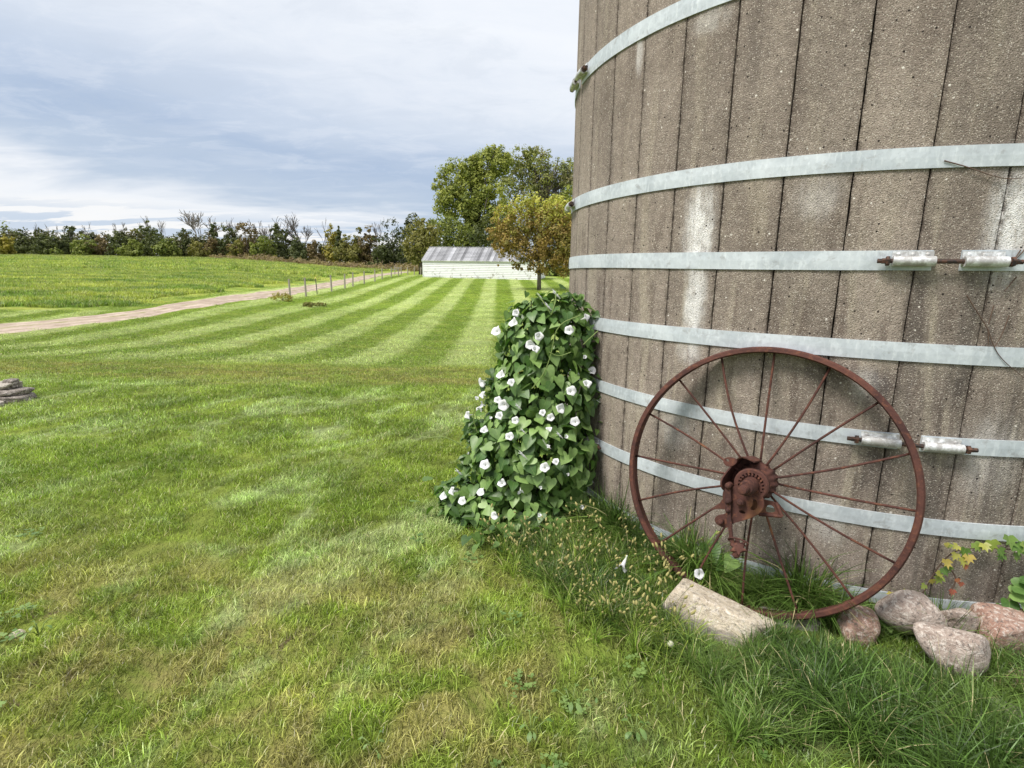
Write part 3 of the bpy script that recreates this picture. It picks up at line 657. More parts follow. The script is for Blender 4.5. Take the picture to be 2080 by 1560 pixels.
TA = [tuft('lawn_tuft', 130, .10, .018, .044, .0030, .6, m_blade, 100+i, 3) for i in range(6)]
TB = [tuft('lawn_patch', 230, .24, .02, .045, .0048, .6, m_blade, 120+i, 2) for i in range(5)]
TC = [tuft('lawn_patch_far', 220, .5, .02, .055, .011, .8, m_blade, 140+i, 2) for i in range(4)]
TD = [tuft('lawn_patch_distant', 260, 1.0, .02, .05, .028, .8, m_blade, 150+i, 1) for i in range(3)]
for nm, y0, y1, dens, TT, sd_, kp in [('lawn_grass', .9, 4.6, 110, TA, 1, None), ('lawn_grass', 4.6, 12.5, 26, TB, 2, visible), ('lawn_grass', 12.5, 34, 7, TC, 3, lambda x, y: visible(x, y) & notcrop(x, y)), ('lawn_grass', 34, 74, 1.6, TD, 4, lambda x, y: visible(x, y) & notcrop(x, y) & (x > -24))]:
    P, r = region(y0, y1, dens, seed=sd_, keep=kp); n = len(P)
    gnscatter(nm, P, r.uniform(0, 6.28, n), r.uniform(.75, 1.3, n), r.integers(0, len(TT), n), TT, tilt=r.normal(0, .08, (n, 2)))
# crop field: taller growth
TF = [tuft('crop_clump', 200, .55, .15, .34, .030, .5, m_crop, 170+i, 2) for i in range(4)]
P, r = region(27.2, 62, 3.4, xl=-1.1, xr=-.2, seed=9, keep=lambda x, y: (x < lane_x(y)-3.4+.5*np.sin(y*.9)) & (x > -70) & (y > 28.2+.06*(x+20)+.3*np.sin(x*1.7)))
gnscatter('crop_field', P, r.uniform(0, 6.28, len(P)), r.uniform(.6, 1.2, len(P)), r.integers(0, 4, len(P)), TF)
P, r = region(62, 140, .5, xl=-1.1, xr=-.15, seed=10, keep=lambda x, y: (x < lane_x(y)-3.4) & (x > -120))
gnscatter('crop_field', P, r.uniform(0, 6.28, len(P)), r.uniform(1.2, 2.0, len(P)), r.integers(0, 4, len(P)), TF)
# long grass along the silo foot and round the rocks
TL = [tuft('long_clump', 34, .06, .14, .34, .0060, .75, m_long, 190+i, 6, 1.1, True) for i in range(6)]
TM = [tuft('mid_clump', 40, .07, .07, .16, .0045, .6, m_long, 200+i, 4, .8, True) for i in range(5)]
ROCKS = [(o.location.x, o.location.y, max(o.dimensions.x, o.dimensions.y)*.42) for o in C.objects if o.name.startswith('rock') and o.type == 'MESH']
def nearbase(x, y, lo, hi):
    d_ = np.hypot(x-SX, y-SY)-SR; return (d_ > lo) & (d_ < hi) & (y < SY)
def offrock(x, y, k=1.):
    ok = np.ones(len(x), bool)
    for rx, ry, rr_ in ROCKS: ok &= np.hypot(x-rx, y-ry) > rr_*k
    return ok
WB = np.array([(.62, 2.62), (1.02, 2.30), (1.62, 1.96)])
def wheelfoot(x, y, w):      # the strip just in front of the wheel stays short
    dmin = np.full(len(x), 9.)
    for a_, b_ in zip(WB, WB[1:]):
        ab = b_-a_; q = np.clip(((x-a_[0])*ab[0]+(y-a_[1])*ab[1])/(ab@ab), 0, 1); dmin = np.minimum(dmin, np.hypot(x-a_[0]-q*ab[0], y-a_[1]-q*ab[1]+.08))
    return dmin > w
def lk(x, y):
    right = (x > 1.05) & (y < 2.1) & (x > 1.05+(.0)*(y)) & (y < 1.05+.62*x) & (y > 1.15+.9*np.maximum(0, 1.5-x))
    return (((nearbase(x, y, .03, .16) & (x > .3) & (x < 1.5)) | right) & offrock(x, y, 1.12) & (wheelfoot(x, y, .20) | (nearbase(x, y, 0, .14) & (x < 1.5))))
r = np.random.default_rng(5); x = r.uniform(.2, 3.0, 5200); y = r.uniform(.9, 3.6, 5200); k = lk(x, y) & (x < 1.15*(y+1)); x, y = x[k][:1100], y[k][:1100]
tl = r.normal(0, .15, (len(x), 2)); 
gnscatter('long_grass', np.stack([x, y, zg(x, y)-.005], 1), r.uniform(0, 6.28, len(x)), r.uniform(.45, .95, len(x))*np.where((x < 1.5) & (y > 2.1), .85, np.where(y > 1.9, .55, np.where(y > 1.7, .8, 1.05))), r.integers(0, 6, len(x)), TL, tilt=tl)
x = r.uniform(-.2, 3.0, 9000); y = r.uniform(.9, 3.9, 9000)
k = ((nearbase(x, y, .03, .75)) | ((x > .75) & (y < 2.2) & (y > 1.5))) & offrock(x, y, .95) & wheelfoot(x, y, .11); x, y = x[k][:2300], y[k][:2300]
gnscatter('rough_grass', np.stack([x, y, zg(x, y)-.005], 1), r.uniform(0, 6.28, len(x)), r.uniform(.5, 1.1, len(x)), r.integers(0, 5, len(x)), TM, tilt=r.normal(0, .12, (len(x), 2)))
TW = [tuft('weedy_clump', 36, .06, .09, .20, .0050, .7, None, 220+i, 4, .9, True) for i in range(4)]
r = np.random.default_rng(71); thb = r.uniform(-1.15, .35, 420); off_ = r.uniform(.02, .17, 420); x = SX+(SR+off_)*np.sin(thb); y = SY-(SR+off_)*np.cos(thb); k = offrock(x, y, .95); x, y, thb = x[k], y[k], thb[k]
gnscatter('foot_grass', np.stack([x, y, zg(x, y)-.005], 1), r.uniform(0, 6.28, len(x)), r.uniform(.45, 1.0, len(x))*(.85+.35*np.sin(thb*23))*np.where(thb < -.35, 1.25, .8), r.integers(0, 6, len(x)), TL, tilt=r.normal(0, .15, (len(x), 2)))
# foxtails with yellow heads
m_fox, t = newmat('foxtail_head'); rr_ = t.attr('r').outputs['Fac']
finish(t, t.mix(rr_, (.46, .42, .17), (.66, .60, .30)), .8, trans=.3)
m_foxb = blade_mat('foxtail_blade', .12, base=((.17, .27, .04), (.30, .38, .07)))
def foxtail(seed):
    r = random.Random(seed); mb = MB()
    for k in range(4):
        a_ = r.uniform(0, 6.28); H = r.uniform(.12, .26); ln = r.uniform(.1, .5); bx, by = r.uniform(-.03, .03), r.uniform(-.03, .03)
        P = [Vector((bx+math.cos(a_)*ln*H*q**2, by+math.sin(a_)*ln*H*q**2, H*q)) for q in (0, .3, .6, .8, 1)]
        mb.tube(P, .0011, 4, m=0)
        d_ = (P[-1]-P[-2]).normalized(); d_ = (d_+Vector((math.cos(a_), math.sin(a_), 0))*.3).normalized(); L_ = r.uniform(.018, .035)
        mb.lathe([(.001, 0), (.005, L_*.2), (.006, L_*.5), (.0045, L_*.8), (.0006, L_)], P[-1], d_, 7, m=1, wob=lambda a_, i: 1+.25*math.sin(a_*3+i*2))
    return mb.mesh('foxtail', [m_foxb, m_fox], 'all')
FX = [foxtail(i) for i in range(5)]
for m_ in TW: m_.materials.clear(); m_.materials.append(m_foxb)
x = []; y = []
r = np.random.default_rng(8)
for _ in range(140):
    u, v = r.uniform(990, 1420), r.uniform(1090, 1330)
    if v > 1150+(u-1000)*.75 or (u < 1100 and v > 1200): continue
    g_ = ground(u, v)
    if not in_silo(g_.x, g_.y, .03) and offrock(np.array([g_.x]), np.array([g_.y]))[0]: x.append(g_.x); y.append(g_.y)
x, y = np.array(x), np.array(y)
gnscatter('weedy_grass', np.stack([x+r.normal(0, .05, len(x)), y-.03, zg(x, y)], 1), r.uniform(0, 6.28, len(x)), r.uniform(.55, 1.0, len(x)), r.integers(0, 4, len(x)), TW)
gnscatter('foxtail_grass', np.stack([x, y, zg(x, y)], 1), r.uniform(0, 6.28, len(x)), r.uniform(.55, 1.0, len(x)), r.integers(0, 5, len(x)), FX)

# ------------------------------------------------------------------ leaves
def leaf_mat(name, c1, c2, rim=None, trans=.24, r_obj=True):
    m, t = newmat(name); ri = t.n('ShaderNodeObjectInfo').outputs['Random'] if r_obj else t.attr('r').outputs['Fac']
    tc = t.n('ShaderNodeTexCoord').outputs['Object']
    col = t.mix(t.ss(ri, .1, .9), c1, c2)
    n_ = t.noise(t.n('ShaderNodeNewGeometry').outputs['Position'], 38., 3)
    col = t.mix(1., col, t.ramp(n_, (.25, .78), (.75, 1.22)), 'MULTIPLY')
    if r_obj:   # pale midrib and side veins, drawn in the leaf's own space (x across, y along)
        x_, y_, z_ = t.xyz(tc); ax_ = t.math('ABSOLUTE', x_)
        mid = t.ss(ax_, .022, .004)
        sv = t.ss(t.math('ABSOLUTE', t.math('SUBTRACT', t.math('FRACT', t.math('MULTIPLY', t.math('SUBTRACT', y_, t.math('MULTIPLY', ax_, .9)), 4.5)), .5)), .05, .0)
        col = t.mix(t.math('MULTIPLY', t.math('MAXIMUM', mid, t.math('MULTIPLY', sv, .5)), .45), col, (.30, .40, .12))
    finish(t, col, .42, n_, .2, .002, .45, trans=trans, tcol=t.mix(1., col, (1.3, 1.6, .5), 'MULTIPLY')); return m
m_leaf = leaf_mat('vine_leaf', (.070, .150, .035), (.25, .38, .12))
m_leafs = leaf_mat('vine_leaf_shaded', (.05, .105, .025), (.13, .22, .05), r_obj=False)  # darker vine leaf: shade among the inner leaves put into the colour
HEART = [(0, 0), (.12, -.13), (.30, -.16), (.47, -.02), (.50, .20), (.38, .48), (.18, .78), (0, 1.0)]
def heart_pts(fold=.15, curl=.15, wav=0.):
    R_ = []; 
    for (x_, y_) in HEART: R_.append((x_, y_, fold*x_-curl*max(y_-.2, 0)**2+wav*math.sin(y_*7)*x_))
    Lf = [(-x_, y_, z_) for x_, y_, z_ in R_[1:-1]]
    mid = [(0, .25, -.0), (0, .6, -curl*.16)]
    v = R_+Lf+mid       # 0..7 right incl base/tip; 8..13 left; 14,15 mid
    a_, b_ = 14, 15
    f = [(0, 1, 2, a_), (2, 3, 4, a_), (4, 5, b_, a_), (5, 6, 7, b_), (0, a_, 9, 8), (a_, 11, 10, 9), (a_, b_, 12, 11), (b_, 7, 13, 12)]
    return v, f
leafm = []
for i in range(6):
    mb = MB(); v, f = heart_pts(random.uniform(.05, .4), random.uniform(.05, .5), random.uniform(-.12, .12)); mb.add(v, f); leafm.append(mb.mesh('leaf', m_leaf, 'all'))
def leaf_matrix(pos, nrm, down, size):
    n = Vector(nrm).normalized(); y = Vector(down); y = (y-n*y.dot(n)); y = y.normalized() if y.length > 1e-4 else n.orthogonal()
    x = y.cross(n); M = Matrix([[x[i], y[i], n[i], 0] for i in range(3)]+[[0, 0, 0, 1]]); M = M @ Matrix.Scale(size, 4); M.translation = Vector(pos); return M
# ---- morning glory over a hump at the silo's left side
EL = [(at(1116, 692, 3.36), (.275, .20, .28)), (at(1102, 800, 3.32), (.32, .23, .33)), (at(1084, 920, 3.24), (.385, .26, .34)), (at(1062, 1028, 3.18), (.40, .27, .20)), (at(950, 1005, 3.25), (.17, .17, .12))]
def inside(P, k=1.):
    r_ = np.zeros(len(P), bool)
    for c_, s_ in EL: r_ |= (((P-np.array(c_))/np.array(s_))**2).sum(1) < k*k
    return r_
def surf_points(n, shell, seed):
    r = np.random.default_rng(seed); out = []; nn = []
    w = np.array([s_[0]*s_[2] for _, s_ in EL]); w /= w.sum()
    while len(out) < n:
        i = r.choice(len(EL), p=w); c_, s_ = EL[i]; d_ = r.normal(size=3); d_ /= np.linalg.norm(d_)
        p = np.array(c_)+d_*np.array(s_)*shell*r.uniform(.97, 1.04)
        if inside(p[None], shell*.96)[0]: continue
        if p[2] < .03 or np.hypot(p[0]-SX, p[1]-SY) < SR+.04: continue
        nr_ = d_/np.array(s_); nr_ /= np.linalg.norm(nr_); out.append(p); nn.append(nr_)
    return np.array(out), np.array(nn)
vine = empty('morning_glory_vine', (.25, 3.2, 0), label='bushy morning glory vine with white trumpet flowers beside the silo', cat='vine')
VO = Vector((.25, 3.2, 0))
def lnrm(nr_, up=.45, j=.35):
    return Vector(nr_)*.8+Vector((0, 0, up))+Vector((random.gauss(0, j), random.gauss(0, j), random.gauss(0, j)))
P, Nn = surf_points(3600, 1.0, 21)
camv = np.array([0, 0, CZ])-P; camv /= np.linalg.norm(camv, axis=1)[:, None]; face = (Nn*camv).sum(1)
front = np.where(face > .05)[0]; keepi = []; 
cell = {}
for i in front:          # spread them out
    p = P[i]
    if all(np.sum((p-P[j])**2) > .040**2 for j in keepi[-400:]): keepi.append(i)
    if len(keepi) >= 296: break
used = set(keepi)
for i in keepi:
    s_ = random.uniform(.055, .088) if P[i][2] < 1.05 else random.uniform(.045, .070)
    o = bpy.data.objects.new('leaf', random.choice(leafm)); link(o, vine)
    down = Vector((random.gauss(0, .45), random.gauss(0, .45), -1))
    o.matrix_local = leaf_matrix(Vector(P[i])-VO, lnrm(Nn[i]), down, s_)
def bulk_leaves(name, Pts, Nrm, smin, smax, mat, parent, up=.45, j=.4, org=VO):
    mb = []; rr_ = []
    for p, n_ in zip(Pts, Nrm):
        M = leaf_matrix(Vector(p)-org, lnrm(n_, up, j), (random.gauss(0, .5), random.gauss(0, .5), -1), random.uniform(smin, smax)); v, f = heart_pts(random.uniform(.05, .35), random.uniform(.05, .4))
        vv = [M @ Vector(q) for q in v]; q_ = random.random()
        for fc in f: mb += [vv[k] for k in fc]; rr_.append(q_)
    o = bpy.data.objects.new(name, npmesh(name, np.array(mb), 4, mat, rr_)); link(o, parent, kind='stuff'); return o
rest = [i for i in range(len(P)) if i not in used]; random.shuffle(rest)
P2_, N2_ = surf_points(700, .84, 22)
P3_, N3_ = surf_points(500, .66, 24)
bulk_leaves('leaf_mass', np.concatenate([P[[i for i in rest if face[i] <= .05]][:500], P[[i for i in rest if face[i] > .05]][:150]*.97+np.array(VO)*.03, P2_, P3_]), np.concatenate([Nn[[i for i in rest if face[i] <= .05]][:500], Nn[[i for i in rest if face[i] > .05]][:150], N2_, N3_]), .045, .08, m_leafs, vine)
m_core, t = newmat('stem_tangle'); finish(t, t.mix(t.noise(t.n('ShaderNodeNewGeometry').outputs['Position'], 20.), (.02, .03, .01), (.05, .06, .02)), .95)
mb = MB()
r = random.Random(3)
for k in range(60):         # tangle of stems inside
    i = r.randrange(5); c_, s_ = EL[i]; p0 = Vector((.2+r.uniform(-.25, .25), 3.2+r.uniform(-.15, .15), 0)); p2 = Vector(c_)+Vector((r.uniform(-.7, .7)*s_[0], r.uniform(-.7, .7)*s_[1], r.uniform(-.5, .9)*s_[2]))
    pm = (p0+p2)/2+Vector((r.gauss(0, .06), r.gauss(0, .06), 0)); mb.tube([q-VO for q in smoothp([p0, pm, p2], 2)], .004, 5)
mb.build('stem_tangle', m_core, vine, kind='stuff')
m_vst, t = newmat('green_stem'); finish(t, (.22, .30, .09), .5, trans=.2)
for ln in [[(1180, 640), (1130, 660), (1120, 720), (1105, 760), (1080, 790)], [(1115, 715), (1135, 725), (1160, 715)], [(1215, 672), (1195, 690), (1185, 700)], [(940, 905), (900, 885), (870, 890)], [(1090, 595), (1105, 615), (1120, 640)], [(1130, 590), (1128, 615), (1120, 640)], [(965, 820), (960, 850), (970, 880)]]:
    mb = MB(); mb.tube([p-VO for p in smoothp([at(u, v, 3.02 if 600 < v < 1000 else 3.1) for u, v in ln], 2)], .003, 5); mb.build('tendril', m_vst, vine, smooth='all')
spr = []; sprn = []
r = np.random.default_rng(55)
for (u, v, su, sv_, n_) in [(1100, 612, 45, 10, 16), (1160, 610, 25, 12, 8), (1020, 690, 12, 30, 8), (1000, 790, 14, 30, 12), (955, 850, 12, 30, 12), (950, 930, 14, 40, 14), (905, 1010, 14, 14, 10), (1205, 760, 8, 90, 12), (930, 1045, 25, 12, 12)]:
    for _ in range(n_*3):
        d_ = ray(r.normal(u, su), r.normal(v, sv_)); q = np.arange(2.7, 3.7, .02); PP = np.array([0, 0, CZ])+q[:, None]*d_; k = np.where(inside(PP, 1.22))[0]
        if len(k): spr.append(PP[k[len(k)//3]]); sprn.append((-.3, -.5, .6))
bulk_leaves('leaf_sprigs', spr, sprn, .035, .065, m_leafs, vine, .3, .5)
# flowers
m_fl, t = newmat('white_petal'); y_ = t.xyz(t.n('ShaderNodeTexCoord').outputs['Object'])[2]
finish(t, t.mix(t.ss(y_, .2, .75), (.74, .76, .66), (.88, .88, .91)), .55, trans=.3, tcol=(.8, .8, .85))
def flower_mesh(seed, op=1.):
    r = random.Random(seed); mb = MB(); n = 20
    pr = [(.05, 0), (.07, .25), (.12, .5), (.22*op+.02, .72), (.42*op, .90), (.62*op, .98), (.70*op, .95)]
    v = []; ph = r.uniform(0, 6.28)
    for i, (q, h) in enumerate(pr):
        for j in range(n):
            a_ = 2*math.pi*j/n; w = 1+(.0 if i < 3 else .022*(i-2))*math.cos(5*a_); v.append((q*w*math.cos(a_), q*w*math.sin(a_), h+(.03*i if i > 3 else 0)*math.sin(2*a_+ph)+(.02*i if i > 3 else 0)*math.sin(3*a_+2*ph)-.012*(i > 4)*math.cos(5*a_)))
    f = [(i*n+j, i*n+(j+1) % n, (i+1)*n+(j+1) % n, (i+1)*n+j) for i in range(len(pr)-1) for j in range(n)]
    mb.add(v, f); return mb.mesh('flower', m_fl, 'all')
FL = [flower_mesh(i, (1.0, .85, 1.1)[i]) for i in range(3)]+[flower_mesh(9, .55), flower_mesh(10, .18)]
fl_px = [(373, 283, 0), (475, 190, 1), (460, 240, 1), (590, 310, 0), (545, 352, 0), (572, 375, 0), (745, 278, 0), (830, 215, 1), (395, 507, 1), (300, 543, 1), (305, 608, 1), (275, 628, 3), (300, 660, 1), (285, 685, 1), (230, 712, 0), (345, 727, 3), (380, 635, 1), (410, 660, 0), (450, 545, 1), (390, 715, 1), (470, 740, 1), (440, 822, 0), (310, 790, 1), (235, 790, 1), (610, 700, 1), (650, 725, 0), (700, 680, 0), (775, 745, 1), (860, 487, 0), (835, 553, 0), (898, 643, 0), (730, 822, 3), (620, 980, 0), (678, 950, 1), (860, 1040, 0), (315, 965, 1), (400, 1060, 1), (497, 1103, 0), (600, 1083, 3), (740, 1015, 3), (790, 1285, 3), (810, 1182, 3), (103, 1125, 0), (150, 1100, 1), (200, 1150, 1), (295, 1105, 0), (365, 1225, 1), (180, 1305, 3), (595, 1225, 3), (825, 415, 3), (755, 590, 1), (640, 785, 1), (230, 910, 3), (590, 100, 4), (672, 88, 4), (630, 150, 4), (640, 875, 3), (505, 790, 4), (500, 910, 4), (480, 665, 4), (690, 810, 4), (175, 1000, 4)]
ELn = [(np.array(c_), np.array(s_)) for c_, s_ in EL]
for (X, Y, kd) in fl_px:
    u, v = 860+X/2.516, 560+Y/2.516; d_ = ray(u, v); q = np.arange(2.4, 3.9, .01); PP = np.array([0, 0, CZ])+q[:, None]*d_
    ins = np.where(inside(PP, 1.04))[0]
    if len(ins): p = PP[ins[0]]-d_*.055
    else:
        p = np.array(at(u, v, 3.25)); j_ = min(range(len(EL)), key=lambda k: (((p-np.array(EL[k][0]))/np.array(EL[k][1]))**2).sum()); c_ = np.array(EL[j_][0]); e_ = p-c_; e_ /= math.sqrt(((e_/np.array(EL[j_][1]))**2).sum())
        a_ = Vector(c_+e_*.9); b_ = Vector(p); mb = MB(); mb.tube([q-VO for q in smoothp([a_, (a_+b_)/2+Vector((0, 0, .02)), b_], 2)], .0016, 4); mb.build('flower_stalk', m_vst, vine, smooth='all')
    i = min(range(len(EL)), key=lambda k: (((p-ELn[k][0])/ELn[k][1])**2).sum()); nr_ = (p-ELn[i][0])/ELn[i][1]**2; nr_ /= np.linalg.norm(nr_)
    ax = Vector(nr_)*.5+Vector((-.15, -.55, .35))+Vector((random.gauss(0, .35), random.gauss(0, .35), random.gauss(0, .35)))
    if kd == 4: ax = Vector((-.7, -.2, .7))
    ax.normalize(); sz = {0: .038, 1: .035, 3: .026, 4: .05}[kd]*random.uniform(.8, 1.25)
    msh = FL[3] if kd == 3 else FL[4] if kd == 4 else random.choice(FL[:3])
    o = bpy.data.objects.new('flower', msh); link(o, vine)
    M = ax.to_track_quat('Z', 'Y').to_matrix().to_4x4() @ Matrix.Scale(sz, 4); M.translation = Vector(p)-ax*sz*.8-VO; o.matrix_local = M
# runners creeping out over the lawn at the vine's foot
r = np.random.default_rng(31); pts_ = []; nn_ = []
for (u, v, n_, su, sv_) in [(960, 1040, 26, 45, 20), (1020, 1070, 30, 50, 25), (1120, 1080, 34, 60, 18), (1200, 1075, 18, 30, 12), (1000, 1110, 10, 30, 18)]:
    for _ in range(n_):
        uu_, vv_ = r.normal(u, su), r.normal(v, sv_); g_ = ground(uu_, vv_)
        if in_silo(g_.x, g_.y, .03): continue
        pts_.append((g_.x, g_.y, g_.z+r.uniform(.05, .12))); nn_.append((0, -.3, .9))
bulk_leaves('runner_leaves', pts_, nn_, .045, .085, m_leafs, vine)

def plant(name, label, cat, base, leaves, mesh_list, stem_mat=m_vst, group=None):
    o0 = empty(name, base, label=label, cat=cat, group=group); base = Vector(base)
    for (p, n_, dn, s_) in leaves:
        p = Vector(p); mb = MB(); q = p-base; dl = Vector(dn).normalized()
        if q.length > .02: mb.tube([Vector((q.x*.1, q.y*.1, 0)), Vector((q.x*.55, q.y*.55, q.z*.75)), q], .0018, 4); mb.build('stem', stem_mat, o0, smooth='all')
        o = bpy.data.objects.new('leaf', random.choice(mesh_list)); link(o, o0); o.matrix_local = leaf_matrix(q, n_, dn, s_)
# broad leaves growing inside the wheel and at its foot
def lp_(u, v, Y): return at(u, v, min(Y, silo_Y(u, v)-.07))
groups = [('broad-leaved plant seen through the lower left spokes of the wheel', [(1395, 1130, 2.62, .10), (1425, 1115, 2.60, .09), (1455, 1150, 2.58, .08), (1475, 1140, 2.55, .075), (1350, 1105, 2.7, .07)]),
          ('bright leafy runner between the wheel rim and the bottom of its spokes', [(1545, 1215, 2.38, .07), (1655, 1215, 2.3, .06), (1680, 1240, 2.28, .065), (1700, 1225, 2.28, .06), (1730, 1240, 2.26, .055), (1630, 1235, 2.3, .05), (1520, 1205, 2.42, .05)]),
          ('shaded dark leaves in the gap right of the cream slab', [(1565, 1290, 2.12, .07), (1590, 1310, 2.1, .06), (1560, 1330, 2.05, .06)]),
          ('leafy weed against the silo wall at the right edge', [(2060, 1190, 2.3, .07), (2075, 1215, 2.28, .07), (2050, 1222, 2.28, .06), (2076, 1180, 2.32, .06), (2040, 1240, 2.25, .06)]),
          ('leaf sprig hanging before the left end of the pink boulder', [(1800, 1265, 2.08, .05), (1812, 1285, 2.06, .045), (1795, 1250, 2.1, .04)])]
for lab, lv in groups:
    P0 = lp_(*lv[0][:3]); base = Vector((P0.x, P0.y+.03, float(zg(P0.x, P0.y))))
    plant('broadleaf_weed', lab, 'plant', base, [(lp_(u, v, Y), (random.gauss(0, .3), -.5+random.gauss(0, .25), .8), (random.gauss(0, 1), -.6, -.4), s_*1.15) for u0, v0, Y, s_ in lv for u, v in ((u0, v0), (u0+random.uniform(-26, 26), v0+random.uniform(-14, 20)))], leafm)
# fallen white blooms
for (u, v, Y, ax, sz, lab) in [(1274, 1128, 2.44, (-.45, -.5, -.7), .072, 'wilted white trumpet flower hanging in grass left of the wheel'), (1420, 1166, 2.36, (-.3, -.8, .5), .034, 'white flower low in the grass inside the wheel rim')]:
    p = at(u, v, Y); o = bpy.data.objects.new('flower', FL[0 if sz < .05 else 3]); link(o, label=lab, cat='flower'); ax = Vector(ax).normalized()
    M = ax.to_track_quat('Z', 'Y').to_matrix().to_4x4() @ Matrix.Scale(sz, 4); M.translation = p; o.matrix_world = M
    mb = MB(); g_ = Vector((p.x, p.y+.02, float(zg(p.x, p.y)))); mb.tube([M.inverted() @ q for q in (p, (p+g_)/2+Vector((.01, .01, .02)), g_)], .0018/sz, 5); mb.build('stem', m_vst, o, smooth='all')
# clover seed head
p = at(1362, 1308, 1.93); m_sd, t = newmat('seed_head'); finish(t, (.50, .50, .38), .9)
mb = MB(); mb.lathe([(.002, -.012), (.010, -.009), (.0135, -.002), (.0125, .006), (.006, .012), (.001, .013)], (0, 0, 0), (0, 0, 1), 18, wob=lambda a_, i: 1+.10*math.sin(a_*7+i*1.7)); sh_ = mb.build('clover_head', m_sd, smooth=True, loc=p, label='single dry round clover head standing in grass below the slab', cat='flower')
mb = MB(); mb.tube([(0, 0, -.01), (.006, 0, -.04), (.0, .01, float(zg(p.x, p.y))-p.z)], .0012, 4); mb.build('stem', m_vst, sh_)

# ---- creeper on the silo
m_cr = leaf_mat('creeper_leaf', (.10, .19, .035), (.26, .32, .07), trans=.3)
m_cry = leaf_mat('creeper_leaf_yellow', (.34, .34, .07), (.42, .32, .08), trans=.3); m_crr = leaf_mat('creeper_leaf_red', (.32, .09, .06), (.38, .14, .07), trans=.3)
def lobed(mat):
    mb = MB(); tips = [(0, 1.0), (.42, .72), (.55, .30), (.30, -.08), (0, .0)]; nd = [(.16, .62), (.28, .40), (.30, .12)]
    R_ = [(0, 1), (.10, .74), (.16, .62), (.42, .74), (.30, .50), (.28, .40), (.58, .34), (.42, .12), (.30, -.05), (.10, -.02), (0, .05)]
    v = [(x_, y_, .22*x_-.1*y_*y_) for x_, y_ in R_]+[(-x_, y_, .22*x_-.1*y_*y_) for x_, y_ in R_[1:-1]]+[(0, .35, -.02)]
    f = []; c_ = len(v)-1
    for i in range(10): f.append((i, i+1, c_))
    L_ = [0]+list(range(11, 20))+[10]
    for i in range(10): f.append((L_[i+1], L_[i], c_))
    mb.add(v, f); return mb.mesh('leaf', mat, 'all')
LCG, LCY, LCR = lobed(m_cr), lobed(m_cry), lobed(m_crr)
cr = empty('creeper', on_silo([(1830, 1222)])[0], label='yellow green creeper climbing from the pink boulder along the lowest clear hoop', cat='creeper')
CO = cr.location.copy()
for ln in [[(1830, 1225), (1868, 1200), (1880, 1175), (1900, 1140), (1925, 1115), (1945, 1108), (2000, 1105), (2079, 1112)], [(1905, 1140), (1925, 1150), (1935, 1170), (1920, 1200)]]:
    mb = MB(); mb.tube([p_-CO for p_ in smoothp(on_silo(ln, .03))], .003, 5); mb.build('stem', m_twig, cr, smooth='all')
crl = [(1945, 1113, 'G', 26), (1930, 1105, 'Y', 20), (1960, 1102, 'G', 26), (1975, 1100, 'Y', 24), (1992, 1100, 'G', 34), (2003, 1110, 'G', 26), (2025, 1092, 'G', 36), (2035, 1105, 'G', 34), (2055, 1105, 'G', 38), (2075, 1100, 'G', 28), (2070, 1115, 'G', 26), (2015, 1122, 'G', 22), (2040, 1120, 'G', 24), (1950, 1125, 'Y', 26), (1935, 1130, 'Y', 28), (1925, 1120, 'Y', 22), (1905, 1135, 'Y', 26), (1898, 1150, 'G', 24), (1885, 1155, 'Y', 22), (1893, 1165, 'G', 24), (1912, 1145, 'G', 20), (1942, 1140, 'R', 16), (1928, 1168, 'R', 14), (1937, 1176, 'R', 14), (1918, 1190, 'R', 18), (1865, 1180, 'G', 18), (1880, 1172, 'Y', 18), (1905, 1095, 'Y', 14), (1915, 1098, 'G', 14), (1840, 1208, 'Y', 24), (1822, 1218, 'Y', 20), (1810, 1212, 'Y', 22), (1828, 1228, 'Y', 24)]
for u, v, k_, s_ in crl:
    a_, z = silo_th(u, v); p_ = sp(a_, z, .045+random.uniform(0, .02)) if u > 1845 else at(u, v, 2.13)
    nn2 = Vector((math.sin(a_), -math.cos(a_), .55))+Vector((random.gauss(0, .25), random.gauss(0, .25), random.gauss(0, .25)))
    o = bpy.data.objects.new('leaf', {'G': LCG, 'Y': LCY, 'R': LCR}[k_]); link(o, cr); o.matrix_local = leaf_matrix(p_-CO+Vector((0, 0, s_*.001)), nn2, (random.gauss(0, .5), 0, -1), s_*.0017)

# lawn weeds: clover / plantain leaves near the camera
m_weed = leaf_mat('weed_leaf', (.11, .20, .05), (.20, .30, .10))
def oval(mat):
    mb = MB(); R_ = [(0, 0), (.12, .12), (.26, .4), (.24, .7), (.10, .93), (0, 1)]
    v = [(x_, y_, .3*x_-.25*y_*y_) for x_, y_ in R_]+[(-x_, y_, .3*x_-.25*y_*y_) for x_, y_ in R_[1:-1]]
    f = [(0, 1, 6), (1, 2, 7, 6), (2, 3, 8, 7), (3, 4, 9, 8), (4, 5, 9)]; mb.add(v, f); return mb.mesh('leaf', mat, 'all')
OV = oval(m_weed)
wd = [(1290, 1500, 'cluster of rounded light green clover leaves nearest the bottom edge', 9, .045), (1080, 1500, 'loose oval leaves in the lawn at the bottom centre', 6, .05), (1160, 1440, 'low plantain rosette in the lawn left of the clover', 6, .05), (1500, 1390, 'pale serrated dandelion leaf arching over the grass', 4, .09), (1210, 1430, 'pair of small round weed leaves beside the bare patch', 4, .04), (80, 1290, 'green weed leaves beside the lone pebble', 6, .045), (760, 1530, 'small broad weed at the bottom edge left of centre', 5, .04), (1550, 1500, 'oval weed leaves before the long grass at the bottom', 6, .05), (1680, 1440, 'single weed sprig inside the long grass at lower right', 5, .045)]
